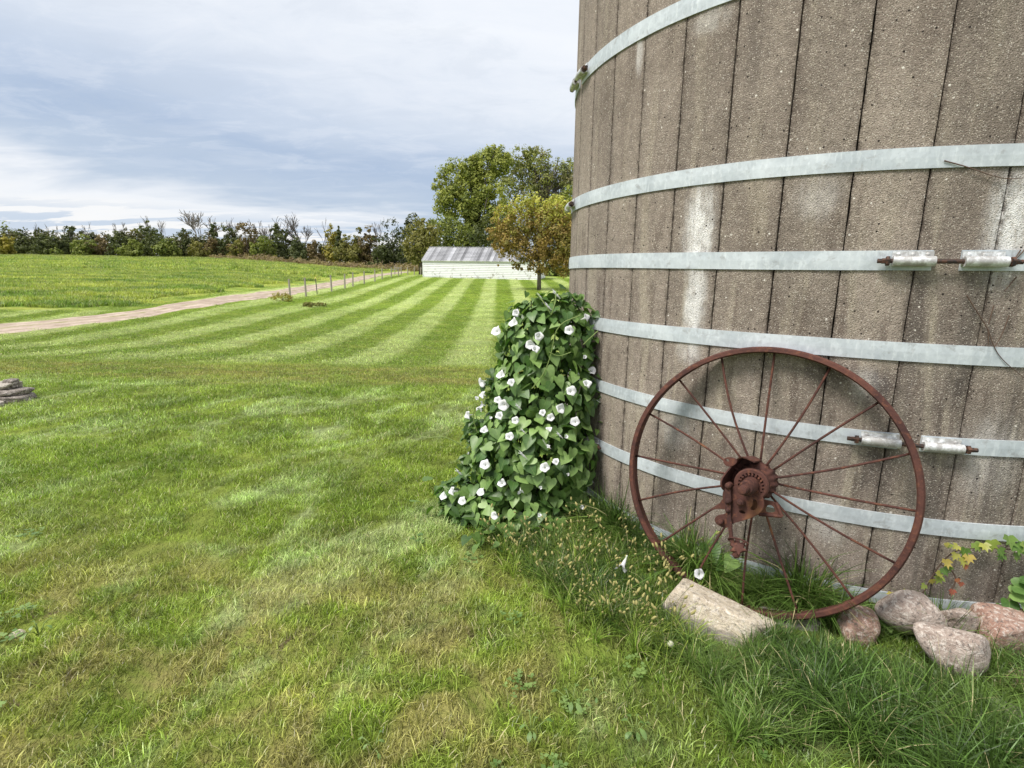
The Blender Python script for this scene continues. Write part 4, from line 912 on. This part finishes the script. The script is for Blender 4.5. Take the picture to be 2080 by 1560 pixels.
for u, v, lab, n_, s_ in wd:
    g_ = ground(u, v); L_ = []
    for k in range(n_):
        a_ = 6.28*k/n_+random.uniform(-.4, .4); q = random.uniform(.01, .05); p_ = g_+Vector((math.cos(a_)*q, math.sin(a_)*q, random.uniform(.03, .06)))
        L_.append((p_, (math.cos(a_)*.3, math.sin(a_)*.3, 1), (math.cos(a_), math.sin(a_), -.1), s_*random.uniform(.4, .85)))
    plant('lawn_weed', lab, 'weed', g_, L_, [OV])
# scattered clover over the near lawn
def clover(seed):
    r = random.Random(seed); V = []; R_ = []
    for k in range(9):
        bx, by, h = r.uniform(-.05, .05), r.uniform(-.05, .05), r.uniform(.03, .05); q_ = r.random()
        for j in range(3):
            a_ = j*2.09+r.uniform(-.2, .2); s_ = r.uniform(.007, .013); c_ = Vector((bx+math.cos(a_)*s_, by+math.sin(a_)*s_, h+r.uniform(-.002, .002))); x_ = Vector((math.cos(a_), math.sin(a_), .2))*s_; y_ = Vector((-math.sin(a_), math.cos(a_), r.uniform(-.2, .2)))*s_*.9
            V += [c_-x_, c_-y_, c_+x_, c_+y_]; R_.append(q_)
    return npmesh('clover', np.array(V), 4, m_leafs2, R_)
m_leafs2 = leaf_mat('clover_leaf', (.10, .18, .045), (.19, .28, .08), r_obj=False)
CV = [clover(i) for i in range(4)]
P, r = region(1.0, 2.9, 16, seed=77, keep=lambda x, y: (np.sin(x*2.1+1)+np.sin(y*2.7+x)+np.sin(x*5+y*3)*.6 > .5) | ((y < 1.9) & (x > -.2) & (x < 1.2)))
gnscatter('clover_patches', P, r.uniform(0, 6.28, len(P)), r.uniform(.6, 1.2, len(P)), r.integers(0, 4, len(P)), CV)

# ------------------------------------------------------------------ trees
def fol_mat(name, c1, c2, c3=None, trans=.3):
    m, t = newmat(name); r = t.attr('r').outputs['Fac']; pos = t.n('ShaderNodeNewGeometry').outputs['Position']
    n_ = t.noise(pos, .35, 3, .6); col = t.mix(t.ss(t.math('ADD', t.math('MULTIPLY', r, .6), t.math('MULTIPLY', n_, .6)), .3, .8), c1, c2)
    if c3: col = t.mix(t.math('MULTIPLY', t.ss(t.noise(pos, .5, 3, .6), .5, .62), .7), col, c3)
    finish(t, col, .6, spec=.25, trans=trans, tcol=t.mix(1., col, (1.15, 1.25, .6), 'MULTIPLY')); return m
F_dark = fol_mat('leaves_dark', (.060, .078, .032), (.135, .155, .058)); F_oak = fol_mat('leaves_oak', (.045, .055, .030), (.10, .12, .05))
F_green = fol_mat('leaves_green', (.11, .15, .035), (.25, .28, .07)); F_olive = fol_mat('leaves_olive', (.13, .135, .04), (.27, .25, .075))
F_brown = fol_mat('leaves_brown', (.13, .105, .055), (.24, .18, .09)); F_yel = fol_mat('leaves_yellow', (.20, .19, .04), (.42, .36, .08))
F_big = fol_mat('leaves_big', (.14, .18, .04), (.36, .38, .09)); F_big2 = fol_mat('leaves_sparse', (.13, .155, .05), (.33, .35, .10), (.23, .19, .13))
F_or = fol_mat('leaves_orange', (.22, .155, .052), (.40, .285, .09), (.22, .22, .06)); F_ory = fol_mat('leaves_gold', (.34, .35, .07), (.60, .58, .14))
F_under = fol_mat('leaves_mixed', (.055, .065, .03), (.12, .13, .05), (.15, .125, .065)); F_brush = fol_mat('brush', (.17, .125, .08), (.32, .24, .14), (.42, .36, .18))
m_bark, t = newmat('bark'); tc = t.n('ShaderNodeTexCoord').outputs['Object']; b_ = t.noise(t.vmul(tc, (8, 8, 1.5)), 2., 4, .6)
finish(t, t.mix(t.ss(b_, .35, .65), (.055, .045, .038), (.17, .145, .125)), .9, b_, .6, .03)
m_barkp, t = newmat('pale_bark'); b_ = t.noise(t.n('ShaderNodeTexCoord').outputs['Object'], 3., 4, .6)
finish(t, t.mix(b_, (.13, .115, .10), (.30, .27, .24)), .9)
def leafcloud(lobes, n, size, seed, flat=.0, org=Vector((0, 0, 0)), clump=.33, nclump=None):
    r = np.random.default_rng(seed); L = np.array([(l[0][0], l[0][1], l[0][2], *l[1]) for l in lobes]); w = L[:, 3]*L[:, 5]; w = w/w.sum()
    nc = nclump or max(12, n//16); li = r.choice(len(L), nc, p=w); d_ = r.normal(size=(nc, 3)); d_ /= np.linalg.norm(d_, axis=1)[:, None]
    cc = L[li, :3]+d_*L[li, 3:6]*(r.uniform(.30, 1, (nc, 1))**.45); cr_ = L[li, 3:6].min(1)*clump*r.uniform(.6, 1.3, nc)
    k = r.integers(0, nc, n); o = r.normal(size=(n, 3)); o /= np.linalg.norm(o, axis=1)[:, None]
    P = cc[k]+o*(cr_[k]*r.uniform(.2, 1, n)**.5)[:, None]; nrm = o+d_[k]*.5+r.normal(0, .6, (n, 3)); nrm[:, 2] += .35; nrm /= np.linalg.norm(nrm, axis=1)[:, None]
    a_ = np.cross(nrm, r.normal(size=(n, 3))); a_ /= np.linalg.norm(a_, axis=1)[:, None]; b_ = np.cross(nrm, a_)
    s_ = size*r.uniform(.55, 1.25, n)[:, None]*.5; P = P-np.array(org)
    V = np.stack([P-a_*s_, P-b_*s_*.6, P+a_*s_, P+b_*s_*.6], 1).reshape(-1, 3)
    rr_ = np.clip(r.uniform(0, 1, nc)[k]*.6+r.uniform(0, .4, n), 0, 1)
    return V, rr_, P+np.array(org)
def branches(mb, base, H, R_, seed, levels=4, spread=.5, r0=None, minr=.03, up=.25, nb=(3, 4)):
    r = random.Random(seed)
    def grow(p, d, L_, rad_, lv):
        P = [p]; q = p; dd = d.copy()
        for i in range(3):
            dd = (dd+Vector((r.gauss(0, .14), r.gauss(0, .14), r.gauss(0, .08)+up*.12))).normalized(); q = q+dd*L_/3; P.append(q)
        mb.tube(P, [max(minr, rad_*(1-.16*i)) for i in range(4)], 5 if lv < 2 else 3, cap=False)
        if lv >= levels: return
        for k in range(r.randint(*nb)):
            a_ = r.uniform(0, 6.28); s_ = spread*r.uniform(.7, 1.3); st = P[r.choice((1, 2, 3, 3))]
            nd = (dd+Vector((math.cos(a_)*s_, math.sin(a_)*s_, r.uniform(-.05, .25)))).normalized(); grow(st, nd, L_*r.uniform(.62, .85), rad_*.6, lv+1)
    grow(base, Vector((r.gauss(0, .06), r.gauss(0, .06), 1)).normalized(), H*.34, r0 or H*.02, 0)
TREES = []
def leafy(name, label, base, lobes, n, size, mat, seed, trunk=(.3, .5), tmat=None, group=None, mats2=None, clump=.33, limbs=6, nclump=None, vis_branch=None):
    base = Vector(base); o0 = empty(name, base, label=label, cat='tree', group=group)
    V, rr_, P = leafcloud(lobes, n, size, seed, org=base, clump=clump, nclump=nclump)
    me = npmesh('crown', V, 4, [mat]+([mats2[0]] if mats2 else []), rr_)
    if mats2:
        zs = P[:, 2]-base.z; r = np.random.default_rng(seed); me.polygons.foreach_set('material_index', (zs+r.normal(0, mats2[2], len(zs)) > mats2[1]).astype(np.int32))
    link(bpy.data.objects.new('crown', me), o0)
    mb = MB(); r = random.Random(seed); top = max(l[0][2]+l[1][2]*.3 for l in lobes)-base.z; cx = sum(l[0][0] for l in lobes)/len(lobes)-base.x
    tr = trunk[0]; P_ = [Vector((0, 0, -.3)), Vector((cx*.05, 0, top*.2)), Vector((cx*.3, .1, top*.5)), Vector((cx*.7, 0, top*.85))]
    mb.tube(P_, [tr*1.25, tr, tr*.65, tr*.25], 8)
    for k in range(min(limbs, 14)):
        l = lobes[k % len(lobes)]; tg_ = Vector(l[0])-base+Vector((r.uniform(-.6, .6)*l[1][0], r.uniform(-.6, .6)*l[1][1], r.uniform(-.3, .5)*l[1][2])); s_ = P_[1].lerp(P_[3], r.uniform(0, .6))
        mb.tube([s_, s_.lerp(tg_, .5)+Vector((0, 0, -.05*top)), tg_], [tr*.45, tr*.28, tr*.08], 5)
    mb.build('trunk', tmat or m_bark, o0, smooth='all'); TREES.append(o0); return o0
def lob(u, v, r_px, Y, rz=1., dY=0.):
    p = at(u, v, Y+dY); k = Y/FPX*1.05; return (p, (r_px*k, r_px*k*.9, r_px*k*rz))
# treeline: (pixel column, top row, half width, kind, label)
TL_ = [(-30, 440, 34, 'green', 'dark tree half cut off at the far left edge of the treeline'), (4, 478, 16, 'yellow', 'low yellow green bush tree at the left edge below the taller tree'),
 (38, 468, 22, 'dark', 'dark tree just right of the left edge of the treeline'), (66, 470, 18, 'dark', 'low rounded dark tree, second in from the left edge'), (62, 452, 16, 'bare', 'leftmost thin bare tree showing above the treeline'), (98, 474, 22, 'dark', 'broad dark green tree beneath the second bare crown'), (96, 455, 16, 'bare', 'second bare crown from the left, above dark trees'),
 (140, 455, 22, 'dark', 'peaked dark green tree standing above its neighbours at left'), (122, 460, 14, 'bare', 'thin brown bare tree touching the peaked dark tree'), (168, 476, 20, 'green', 'green tree right of the peaked dark tree'), (192, 452, 20, 'bare', 'spreading bare tree over the left third of the treeline'), (205, 474, 22, 'brown', 'brownish low tree under the spreading bare crown'),
 (236, 450, 16, 'bare', 'upright bare tree left of the bright green bush'), (238, 462, 20, 'dark', 'dark tree directly behind the upright bare tree'), (268, 486, 20, 'green', 'bright green low tree at the field edge'), (272, 464, 16, 'olive', 'olive tree behind the bright green low tree'), (306, 450, 26, 'dark', 'tall dark tree with a rough top left of the big bare tree'), (304, 438, 20, 'bare', 'bare twigs rising out of the tall dark tree'), (330, 446, 12, 'bare', 'slim bare tree between the tall dark tree and the big bare tree'),
 (340, 482, 20, 'green', 'pale green rounded tree in front of the treeline'), (372, 466, 20, 'dark', 'dark tree left of the foot of the big bare tree'), (400, 424, 44, 'bare', 'biggest pale bare tree, rising highest at left of centre'), (402, 486, 22, 'olive', 'olive tree at the foot of the biggest bare tree'), (432, 452, 13, 'dark', 'narrow dark evergreen right of the biggest bare tree'), (430, 482, 20, 'brown', 'reddish brown low tree by the narrow evergreen'),
 (462, 456, 22, 'dark', 'dark tree group with flat top right of the narrow evergreen'), (470, 442, 18, 'bare', 'grey bare crown above the flat topped dark tree'), (498, 448, 24, 'brown', 'brown green tree with ragged top in mid treeline'), (482, 488, 20, 'olive', 'low olive tree before the ragged brown tree'), (524, 446, 16, 'bare', 'bare tree right of the ragged brown tree'), (532, 476, 22, 'green', 'rounded mid green tree below two bare crowns'),
 (545, 455, 14, 'bare', 'thin grey bare tree over the rounded mid green tree'), (565, 452, 17, 'dark', 'narrow dark leafy tree left of the forked bare trees'), (578, 436, 22, 'bare', 'bare tree behind the narrow dark leafy tree'), (602, 478, 18, 'dark', 'deep green low tree below the forked bare trees'), (615, 430, 34, 'bare', 'dark forked bare tree, second highest of the treeline'), (645, 440, 22, 'bare', 'bare tree leaning right beside the dark forked one'), (638, 486, 18, 'brown', 'brown thicket tree under the leaning bare tree'),
 (668, 456, 15, 'yellow', 'yellow green slender tree right of the bare trees'), (687, 452, 8, 'spruce', 'small pointed spruce beside the yellow green tree'), (704, 476, 22, 'olive', 'rounded olive brown tree right of the spruce'), (728, 462, 18, 'olive', 'golden olive tree left of the brown hazy tree'), (750, 455, 18, 'brown', 'brown hazy tree left of the big dark oak'), (762, 440, 14, 'bare', 'faint bare tree behind the brown hazy tree'),
 (795, 444, 30, 'oak', 'big rounded nearly black oak left of the shed'), (842, 436, 30, 'oak', 'taller dark oak between the rounded oak and the shed trees'), (876, 445, 22, 'dark', 'dark tree top peeping left of the tall shed tree'), (765, 478, 20, 'dark', 'dark low tree at the left foot of the big oak')]
MT = {'dark': F_dark, 'green': F_green, 'olive': F_olive, 'brown': F_brown, 'yellow': F_yel, 'oak': F_oak, 'spruce': F_dark}
for i, (u, vt, hw, kd, lab) in enumerate(TL_):
    Y = 133+random.uniform(-3, 5)+(6 if kd == 'bare' else 0)-(5 if vt > 475 else 0)
    if u > 650: Y -= 4
    top = at(u, vt, Y); bx = top.x; bz = float(zg(bx, Y)); base = Vector((bx, Y, bz)); H = top.z-bz; k = Y/FPX
    if kd == 'bare':
        o0 = empty('bare_tree', base, label=lab, cat='tree'); mb = MB(); big = hw > 30
        branches(mb, Vector((0, 0, 0)), H*.95, 0, 300+i, 5 if big else 4, .62 if big else .45, H*.02, .045 if big else .038, nb=(3, 3) if big else (2, 4))
        zz_ = max(q[2] for q in mb.v); xx_ = max(abs(q[0]) for q in mb.v); sz_ = H/zz_; sx_ = hw*k*1.15/xx_
        mb.v = [(q[0]*sx_, q[1]*sx_, q[2]*sz_) for q in mb.v]
        mb.build('branches', m_barkp if u < 420 else m_bark, o0, smooth='all'); continue
    w = hw*k*1.2; lbs = []
    if kd == 'spruce':
        for q in range(7): z_ = bz+H*(.25+.72*q/6); r_ = w*1.1*(1.05-q/6); lbs.append((Vector((bx, Y, z_)), (r_, r_, H*.09)))
    else:
        r = random.Random(500+i)
        for q in range(15):
            hh = r.uniform(.08, .84); ww = w*(1.05-.45*max(0, hh-.4)/.6); rr0 = w*r.uniform(.32, .6)*(.72 if hh > .6 else 1)
            lbs.append((Vector((bx+r.uniform(-.8, .8)*(ww-rr0*.5), Y+r.uniform(-.6, .6)*w, bz+H*hh-rr0*.3)), (rr0, rr0*.9, rr0*r.uniform(.8, 1.2))))
        lbs.append((Vector((bx+r.uniform(-.1, .1)*w, Y, bz+H-w*.30)), (w*.34, w*.34, w*.36)))
    leafy('spruce_tree' if kd == 'spruce' else 'oak_tree' if kd == 'oak' else 'leafy_tree', lab, base, lbs, 2600 if kd != 'oak' else 3600, .55, MT[kd], 600+i, (.16, 0), clump=.5)
# dark understorey linking the trees, and the brown brush strip
lbs = []
r = random.Random(9)
for u in range(-60, 880, 9):
    Y = 136+r.uniform(-2, 3); g_ = at(u, 500, Y); z0 = float(zg(g_.x, Y)); h = r.uniform(4.4, 7.0)*(1 if u < 760 else .8); lbs.append((Vector((g_.x, Y, z0+h*.45)), (1.5, 1.4, h*.55)))
V, rr_, _ = leafcloud(lbs, 36000, .6, 901, clump=.5, nclump=2200); link(bpy.data.objects.new('understorey', npmesh('understorey', V, 4, F_under, rr_)), kind='stuff')
lbs = []
for u in range(430, 905, 5):
    q = (u-430)/475; Y = 124+r.uniform(-4, 4)-q*22; g_ = at(u, 500, Y); z0 = float(zg(g_.x, Y)); h = r.uniform(.7, 1.6)*(1.0 if u > 480 else .6); lbs.append((Vector((g_.x, Y, z0+h*.4)), (1.3, 1.6, h*.6)))
V, rr_, _ = leafcloud(lbs, 16000, .32, 902, clump=.6, nclump=1400); link(bpy.data.objects.new('dry_brush', npmesh('dry_brush', V, 4, F_brush, rr_)), kind='stuff')
g_ = at(115, 512, 128); z0 = float(zg(g_.x, 128)); leafy('bush', 'small light green bush at the far field edge on the left', (g_.x, 128, z0), [(Vector((g_.x, 128, z0+.9)), (1.4, 1.2, 1.0))], 500, .35, F_green, 77, (.05, 0))
# tall trees behind the shed
YA = 90
bA = at(965, 545, YA); bA.z = float(zg(bA.x, YA))
leafy('shade_tree', 'tallest broad green tree rising behind the left half of the shed', bA,
      [lob(*a_) for a_ in [(925, 365, 34, YA), (900, 375, 18, YA), (955, 352, 28, YA), (990, 335, 30, YA), (1012, 330, 24, YA), (918, 405, 32, YA), (900, 430, 18, YA, 1.2), (955, 395, 34, YA), (985, 375, 30, YA), (1005, 400, 26, YA, 1., -2), (975, 430, 30, YA), (940, 440, 30, YA), (1010, 440, 28, YA, 1., -2), (990, 470, 30, YA), (960, 330, 12, YA), (1000, 312, 14, YA), (960, 480, 30, YA)]], 26000, .44, F_big, 21, (.55, 0), clump=.36, limbs=14, nclump=620)
bB = at(1095, 545, YA+6); bB.z = float(zg(bB.x, YA+6))
leafy('shade_tree', 'tall thinning tree with grey twiggy top beside the silo edge', bB,
      [lob(*a_) for a_ in [(1040, 345, 24, YA+6), (1035, 385, 26, YA+6), (1055, 330, 26, YA+6), (1090, 325, 28, YA+6), (1060, 360, 28, YA+6), (1095, 360, 32, YA+6), (1130, 355, 28, YA+6), (1150, 345, 18, YA+6), (1120, 395, 32, YA+6), (1075, 400, 30, YA+6), (1150, 385, 26, YA+6), (1180, 370, 40, YA+6), (1075, 312, 14, YA+6), (1100, 440, 40, YA+6)]], 16000, .40, F_big2, 22, (.5, 0), clump=.34, limbs=14, nclump=520)
mb = MB(); branches(mb, Vector((.5, 0, 6)), 13, 0, 44, 5, .5, .22, .04, nb=(3, 4)); zz_ = max(q[2] for q in mb.v); mb.v = [(q[0]*1.0+1.5, q[1], 6+(q[2]-6)*12.6/(zz_-6)) for q in mb.v]; mb.build('twigs', m_bark, TREES[-1], smooth='all')
YC = 86
for (lab, bu, lb_, mt, n_) in [('rounded olive green tree touching the left end of the shed', 855, [(850, 475, 26, YC-4), (858, 500, 28, YC-4), (838, 500, 20, YC-4), (875, 480, 22, YC-4), (862, 460, 14, YC-4), (846, 520, 20, YC-4)], F_olive, 4200),
                          ('leafy green tree directly behind the left end of the shed roof', 905, [(895, 470, 28, YC), (925, 475, 30, YC), (905, 455, 20, YC), (945, 490, 28, YC), (885, 500, 26, YC), (915, 505, 28, YC), (870, 495, 20, YC)], F_green, 5200),
                          ('darker green tree behind the middle of the shed roof', 1000, [(975, 490, 28, YC), (1010, 480, 32, YC), (1040, 470, 30, YC), (1000, 455, 20, YC), (1030, 500, 30, YC), (960, 500, 20, YC)], F_dark, 4600),
                          ('yellow green tree between the twiggy tree and the golden tree', 1130, [(1130, 430, 26, YC), (1160, 400, 22, YC), (1150, 450, 34, YC), (1175, 430, 30, YC), (1110, 460, 30, YC), (1150, 500, 40, YC)], F_big, 4600)]:
    b_ = at(bu, 545, lb_[0][3]); b_.z = float(zg(b_.x, lb_[0][3])); leafy('leafy_tree', lab, b_, [lob(*a_) for a_ in lb_], n_, .40, mt, 800+bu, (.3, 0), clump=.42, nclump=300)
lbs = []
for u in range(1085, 1330, 12):
    g_ = at(u, 500, 84); z0 = float(zg(g_.x, 84)); lbs.append((Vector((g_.x, 84, z0+2)), (1.6, 1.5, 2.6)))
V, rr_, _ = leafcloud(lbs, 6000, .42, 903, clump=.5, nclump=420); link(bpy.data.objects.new('hedge_growth', npmesh('hedge_growth', V, 4, F_dark, rr_)), kind='stuff')
# the golden tree by the lawn
YT = 51.5
bT = Vector((2.406, 51.53, float(zg(2.406, 51.53))))
leafy('golden_tree', 'golden brown tree on the lawn beside the right end of the white shed', bT,
      [lob(*a_) for a_ in [(1060, 425, 26, YT), (1095, 418, 26, YT), (1130, 425, 26, YT), (1155, 435, 24, YT), (1030, 440, 24, YT), (1060, 455, 30, YT), (1100, 455, 34, YT), (1140, 465, 34, YT), (1170, 460, 34, YT), (1012, 468, 22, YT), (1040, 485, 30, YT), (1085, 495, 34, YT), (1130, 500, 34, YT), (1165, 505, 34, YT), (1020, 500, 20, YT), (1062, 522, 26, YT), (1105, 530, 26, YT), (1145, 535, 26, YT), (1180, 530, 30, YT), (998, 478, 10, YT), (1010, 535, 12, YT, .5), (1045, 540, 12, YT, .5), (1070, 545, 12, YT, .6)]], 29000, .22, F_or, 23, (.17, 0), mats2=(F_ory, 6.9, 1.0), clump=.34, limbs=14, nclump=900)

# ------------------------------------------------------------------ white shed
m_wht, t = newmat('white_clapboard'); pos = t.n('ShaderNodeNewGeometry').outputs['Position']; z_ = t.xyz(pos)[2]
n_ = t.noise(pos, 1.6, 5, .7, .4); n2_ = t.noise(t.vmul(pos, (3, 3, 9)), 1.5, 4, .65)
col = t.mix(t.ss(n2_, .55, .72), (.84, .85, .87), (.70, .69, .68)); col = t.mix(t.math('MULTIPLY', t.ss(n_, .53, .66), t.ss(z_, 2.6, .9)), col, (.36, .34, .29))
finish(t, col, .7, n2_, .2, .01)
m_roof, t = newmat('ribbed_metal_roof'); pos = t.n('ShaderNodeNewGeometry').outputs['Position']; n_ = t.noise(t.vmul(pos, (.25, 1, 1)), 1.5, 4, .6); ri = t.n('ShaderNodeObjectInfo').outputs['Random']
finish(t, t.mix(1., t.mix(t.ss(n_, .3, .7), (.42, .42, .44), (.66, .66, .68)), t.ramp(ri, (0, .45), (1, 1.2)), 'MULTIPLY'), .42, n_, .1, .01, .5, .7)
A0 = Vector((-11.58, 70.8)); A1 = Vector((3.05, 67.75)); Ls = (A1-A0).length; ang = math.atan2(A1.y-A0.y, A1.x-A0.x)
z0 = .62; shed = empty('white_shed', (A0.x, A0.y, z0), label='long low white clapboard shed with ribbed grey metal roof', cat='shed'); shed.rotation_euler.z = ang
EH, RH, DP = 2.12, 3.85, 6.0       # eave, ridge, depth; local x along the front, y backwards
mb = MB(); mb.box((Ls/2, DP/2, EH/2-.1), (Ls-.1, DP-.1, EH+.1)); 
mb.add([(.05, .05, EH-.05), (.05, DP-.05, EH-.05), (.05, DP/2, RH-.1), (Ls-.05, .05, EH-.05), (Ls-.05, DP-.05, EH-.05), (Ls-.05, DP/2, RH-.1)], [(0, 1, 2), (3, 5, 4), (0, 2, 5, 3), (1, 4, 5, 2), (0, 3, 4, 1)])
mb.build('wall', m_wht, shed)
nb_ = 10
for k in range(nb_):
    h = EH/nb_; z_ = k*h; mb = MB(); 
    v = [(0, -.06, z_), (Ls, -.06, z_), (Ls, -.005, z_+h-.02), (0, -.005, z_+h-.02), (0, .045, z_), (Ls, .045, z_), (Ls, .045, z_+h-.02), (0, .045, z_+h-.02)]
    mb.add(v, [(0, 1, 2, 3), (4, 7, 6, 5), (0, 4, 5, 1), (3, 2, 6, 7), (0, 3, 7, 4), (1, 5, 6, 2)]); mb.build('siding_board', m_wht, shed)
for k in range(16):
    h = (RH-.1)/16; z_ = k*h; yy0 = 0 if z_ < EH else (z_-EH)/(RH-EH)*DP/2
    mb = MB(); mb.box((-.005, DP/2, z_+h/2), (.04, DP-2*yy0-.02, h-.006), Matrix.Rotation(.06, 3, 'Y')); mb.build('gable_board', m_wht, shed)
mb = MB(); mb.box((Ls/2, -.13, EH+.02), (Ls+.3, .05, .17)); mb.build('fascia', m_wht, shed)
sl = math.hypot(DP/2+.16, RH-EH); sa = math.atan2(RH-EH, DP/2)
npn = 36; pw = (Ls+.3)/npn
for k in range(npn):
    mb = MB(); x0 = -.15+k*pw
    for q, w_, h_ in ((0, pw, .02), (.5, .05, .06), (.02, .07, .075)):
        xx_ = x0+(q if q < .3 else q*pw)+(pw/2 if q == 0 else 0)
        mb.box((xx_, (DP/2-.2)/2, (EH+RH)/2+.07+h_/2), (w_-.004, sl+.1, h_), Matrix.Rotation(sa, 3, 'X'))
    mb.build('roof_panel', m_roof, shed)
mb = MB(); mb.box((Ls/2, DP*.75+.07, (EH+RH)/2+.07), (Ls+.3, sl+.1, .03), Matrix.Rotation(-sa, 3, 'X')); mb.build('rear_roof', m_roof, shed)
mb = MB(); mb.box((Ls/2, DP/2, RH+.14), (Ls+.34, .3, .05)); mb.build('ridge_cap', m_roof, shed)
mb = MB(); mb.box((0, -.045, EH/2), (.12, .03, EH)); mb.build('corner_board', m_wht, shed)

# ------------------------------------------------------------------ fences
m_post, t = newmat('weathered_post'); n_ = t.noise(t.vmul(t.n('ShaderNodeTexCoord').outputs['Object'], (20, 20, 2)), 1.5, 4, .6)
finish(t, t.mix(n_, (.20, .175, .145), (.44, .40, .35)), .9, n_, .5, .02)
m_wire, t = newmat('fence_wire'); finish(t, (.25, .24, .23), .5, metal=.6)
m_dkp, t = newmat('dark_post'); finish(t, (.09, .085, .08), .8)
m_yc, t = newmat('yellow_cap'); finish(t, (.75, .62, .20), .6)
def fence(name, label, posts, heights, mats, wires, rails=()):
    o0 = empty(name, posts[0], label=label, cat='fence'); B0 = Vector(posts[0])
    for i, (p, h) in enumerate(zip(posts, heights)):
        mb = MB(); q = Vector(p)-B0; lx, ly = random.gauss(0, .03), random.gauss(0, .03); r_ = .075 if mats[i] is m_post else .04
        mb.tube([q+Vector((0, 0, -.3)), q+Vector((lx*.5, ly*.5, h*.5)), q+Vector((lx, ly, h))], [r_, r_*.95, r_*.85], 8); po = mb.build('post', mats[i], o0, smooth=True)
        if i == 2 and len(posts) > 8: mb = MB(); mb.tube([q+Vector((lx, ly, h)), q+Vector((lx, ly, h+.12))], .055, 8); mb.build('cap', m_yc, po)
    for w in wires:
        mb = MB(); mb.tube([Vector(p)-B0+Vector((0, -.06, h*w)) for p, h in zip(posts, heights)], .006, 4); mb.build('wire', m_wire, o0)
    for i, j, w in rails:
        mb = MB(); a_, b_ = Vector(posts[i])-B0, Vector(posts[j])-B0; mb.tube([a_+Vector((0, 0, heights[i]*w)), b_+Vector((0, 0, heights[j]*w))], .06, 6); mb.build('rail', m_post, o0)
fy = [37.3, 39.9, 42.8, 45.9, 49.2, 52.4, 56.0, 60.0, 64.2, 68.6, 72.4]
fp = [(-15.2+.12*math.sin(i*2.1), y, float(zg(-15.2, y))) for i, y in enumerate(fy)]
fence('wire_fence', 'line of grey wooden posts with wire beside the gravel lane', fp, [1.33, 1.36, 1.2, 1.35, 1.3, 1.33, 1.3, 1.33, 1.27, 1.25, 1.2], [m_post, m_post, m_dkp, m_post, m_post, m_post, m_post, m_post, m_post, m_post, m_post], (.35, .62, .9), [(9, 10, .75)])
f2 = [(-17.0+.9*i, 79+.15*i, float(zg(-17+.9*i, 79))) for i in range(6)]+[(-12.1, 79, float(zg(-12.1, 79)))]
fence('rail_fence', 'short cross fence of thin posts running to the left end of the shed', f2, [1.2, 1.15, 1.1, 1.1, 1.1, 1.15, 1.1], [m_post]*7, (.4, .8), [(0, 1, .8)])
# weeds at the first fence post
for (u, v, w, h, lab) in [(574, 600, .75, .55, 'yellowish weed clump at the foot of the nearest fence post'), (627, 612, .35, .28, 'small dark weed tuft right of the weed clump'), (648, 610, .55, .2, 'low flattened weed patch further right along the fence')]:
    g_ = ground(u, v+12); leafy('weed_clump', lab, g_, [(g_+Vector((0, 0, h*.5)), (w, w*.7, h*.6))], 900, .10, F_yel if h > .5 else F_olive, 70+u, (.02, 0), clump=.4)
    TREES[-1]['category'] = 'weeds'
print('tris', sum(len(m.polygons) for m in bpy.data.meshes))
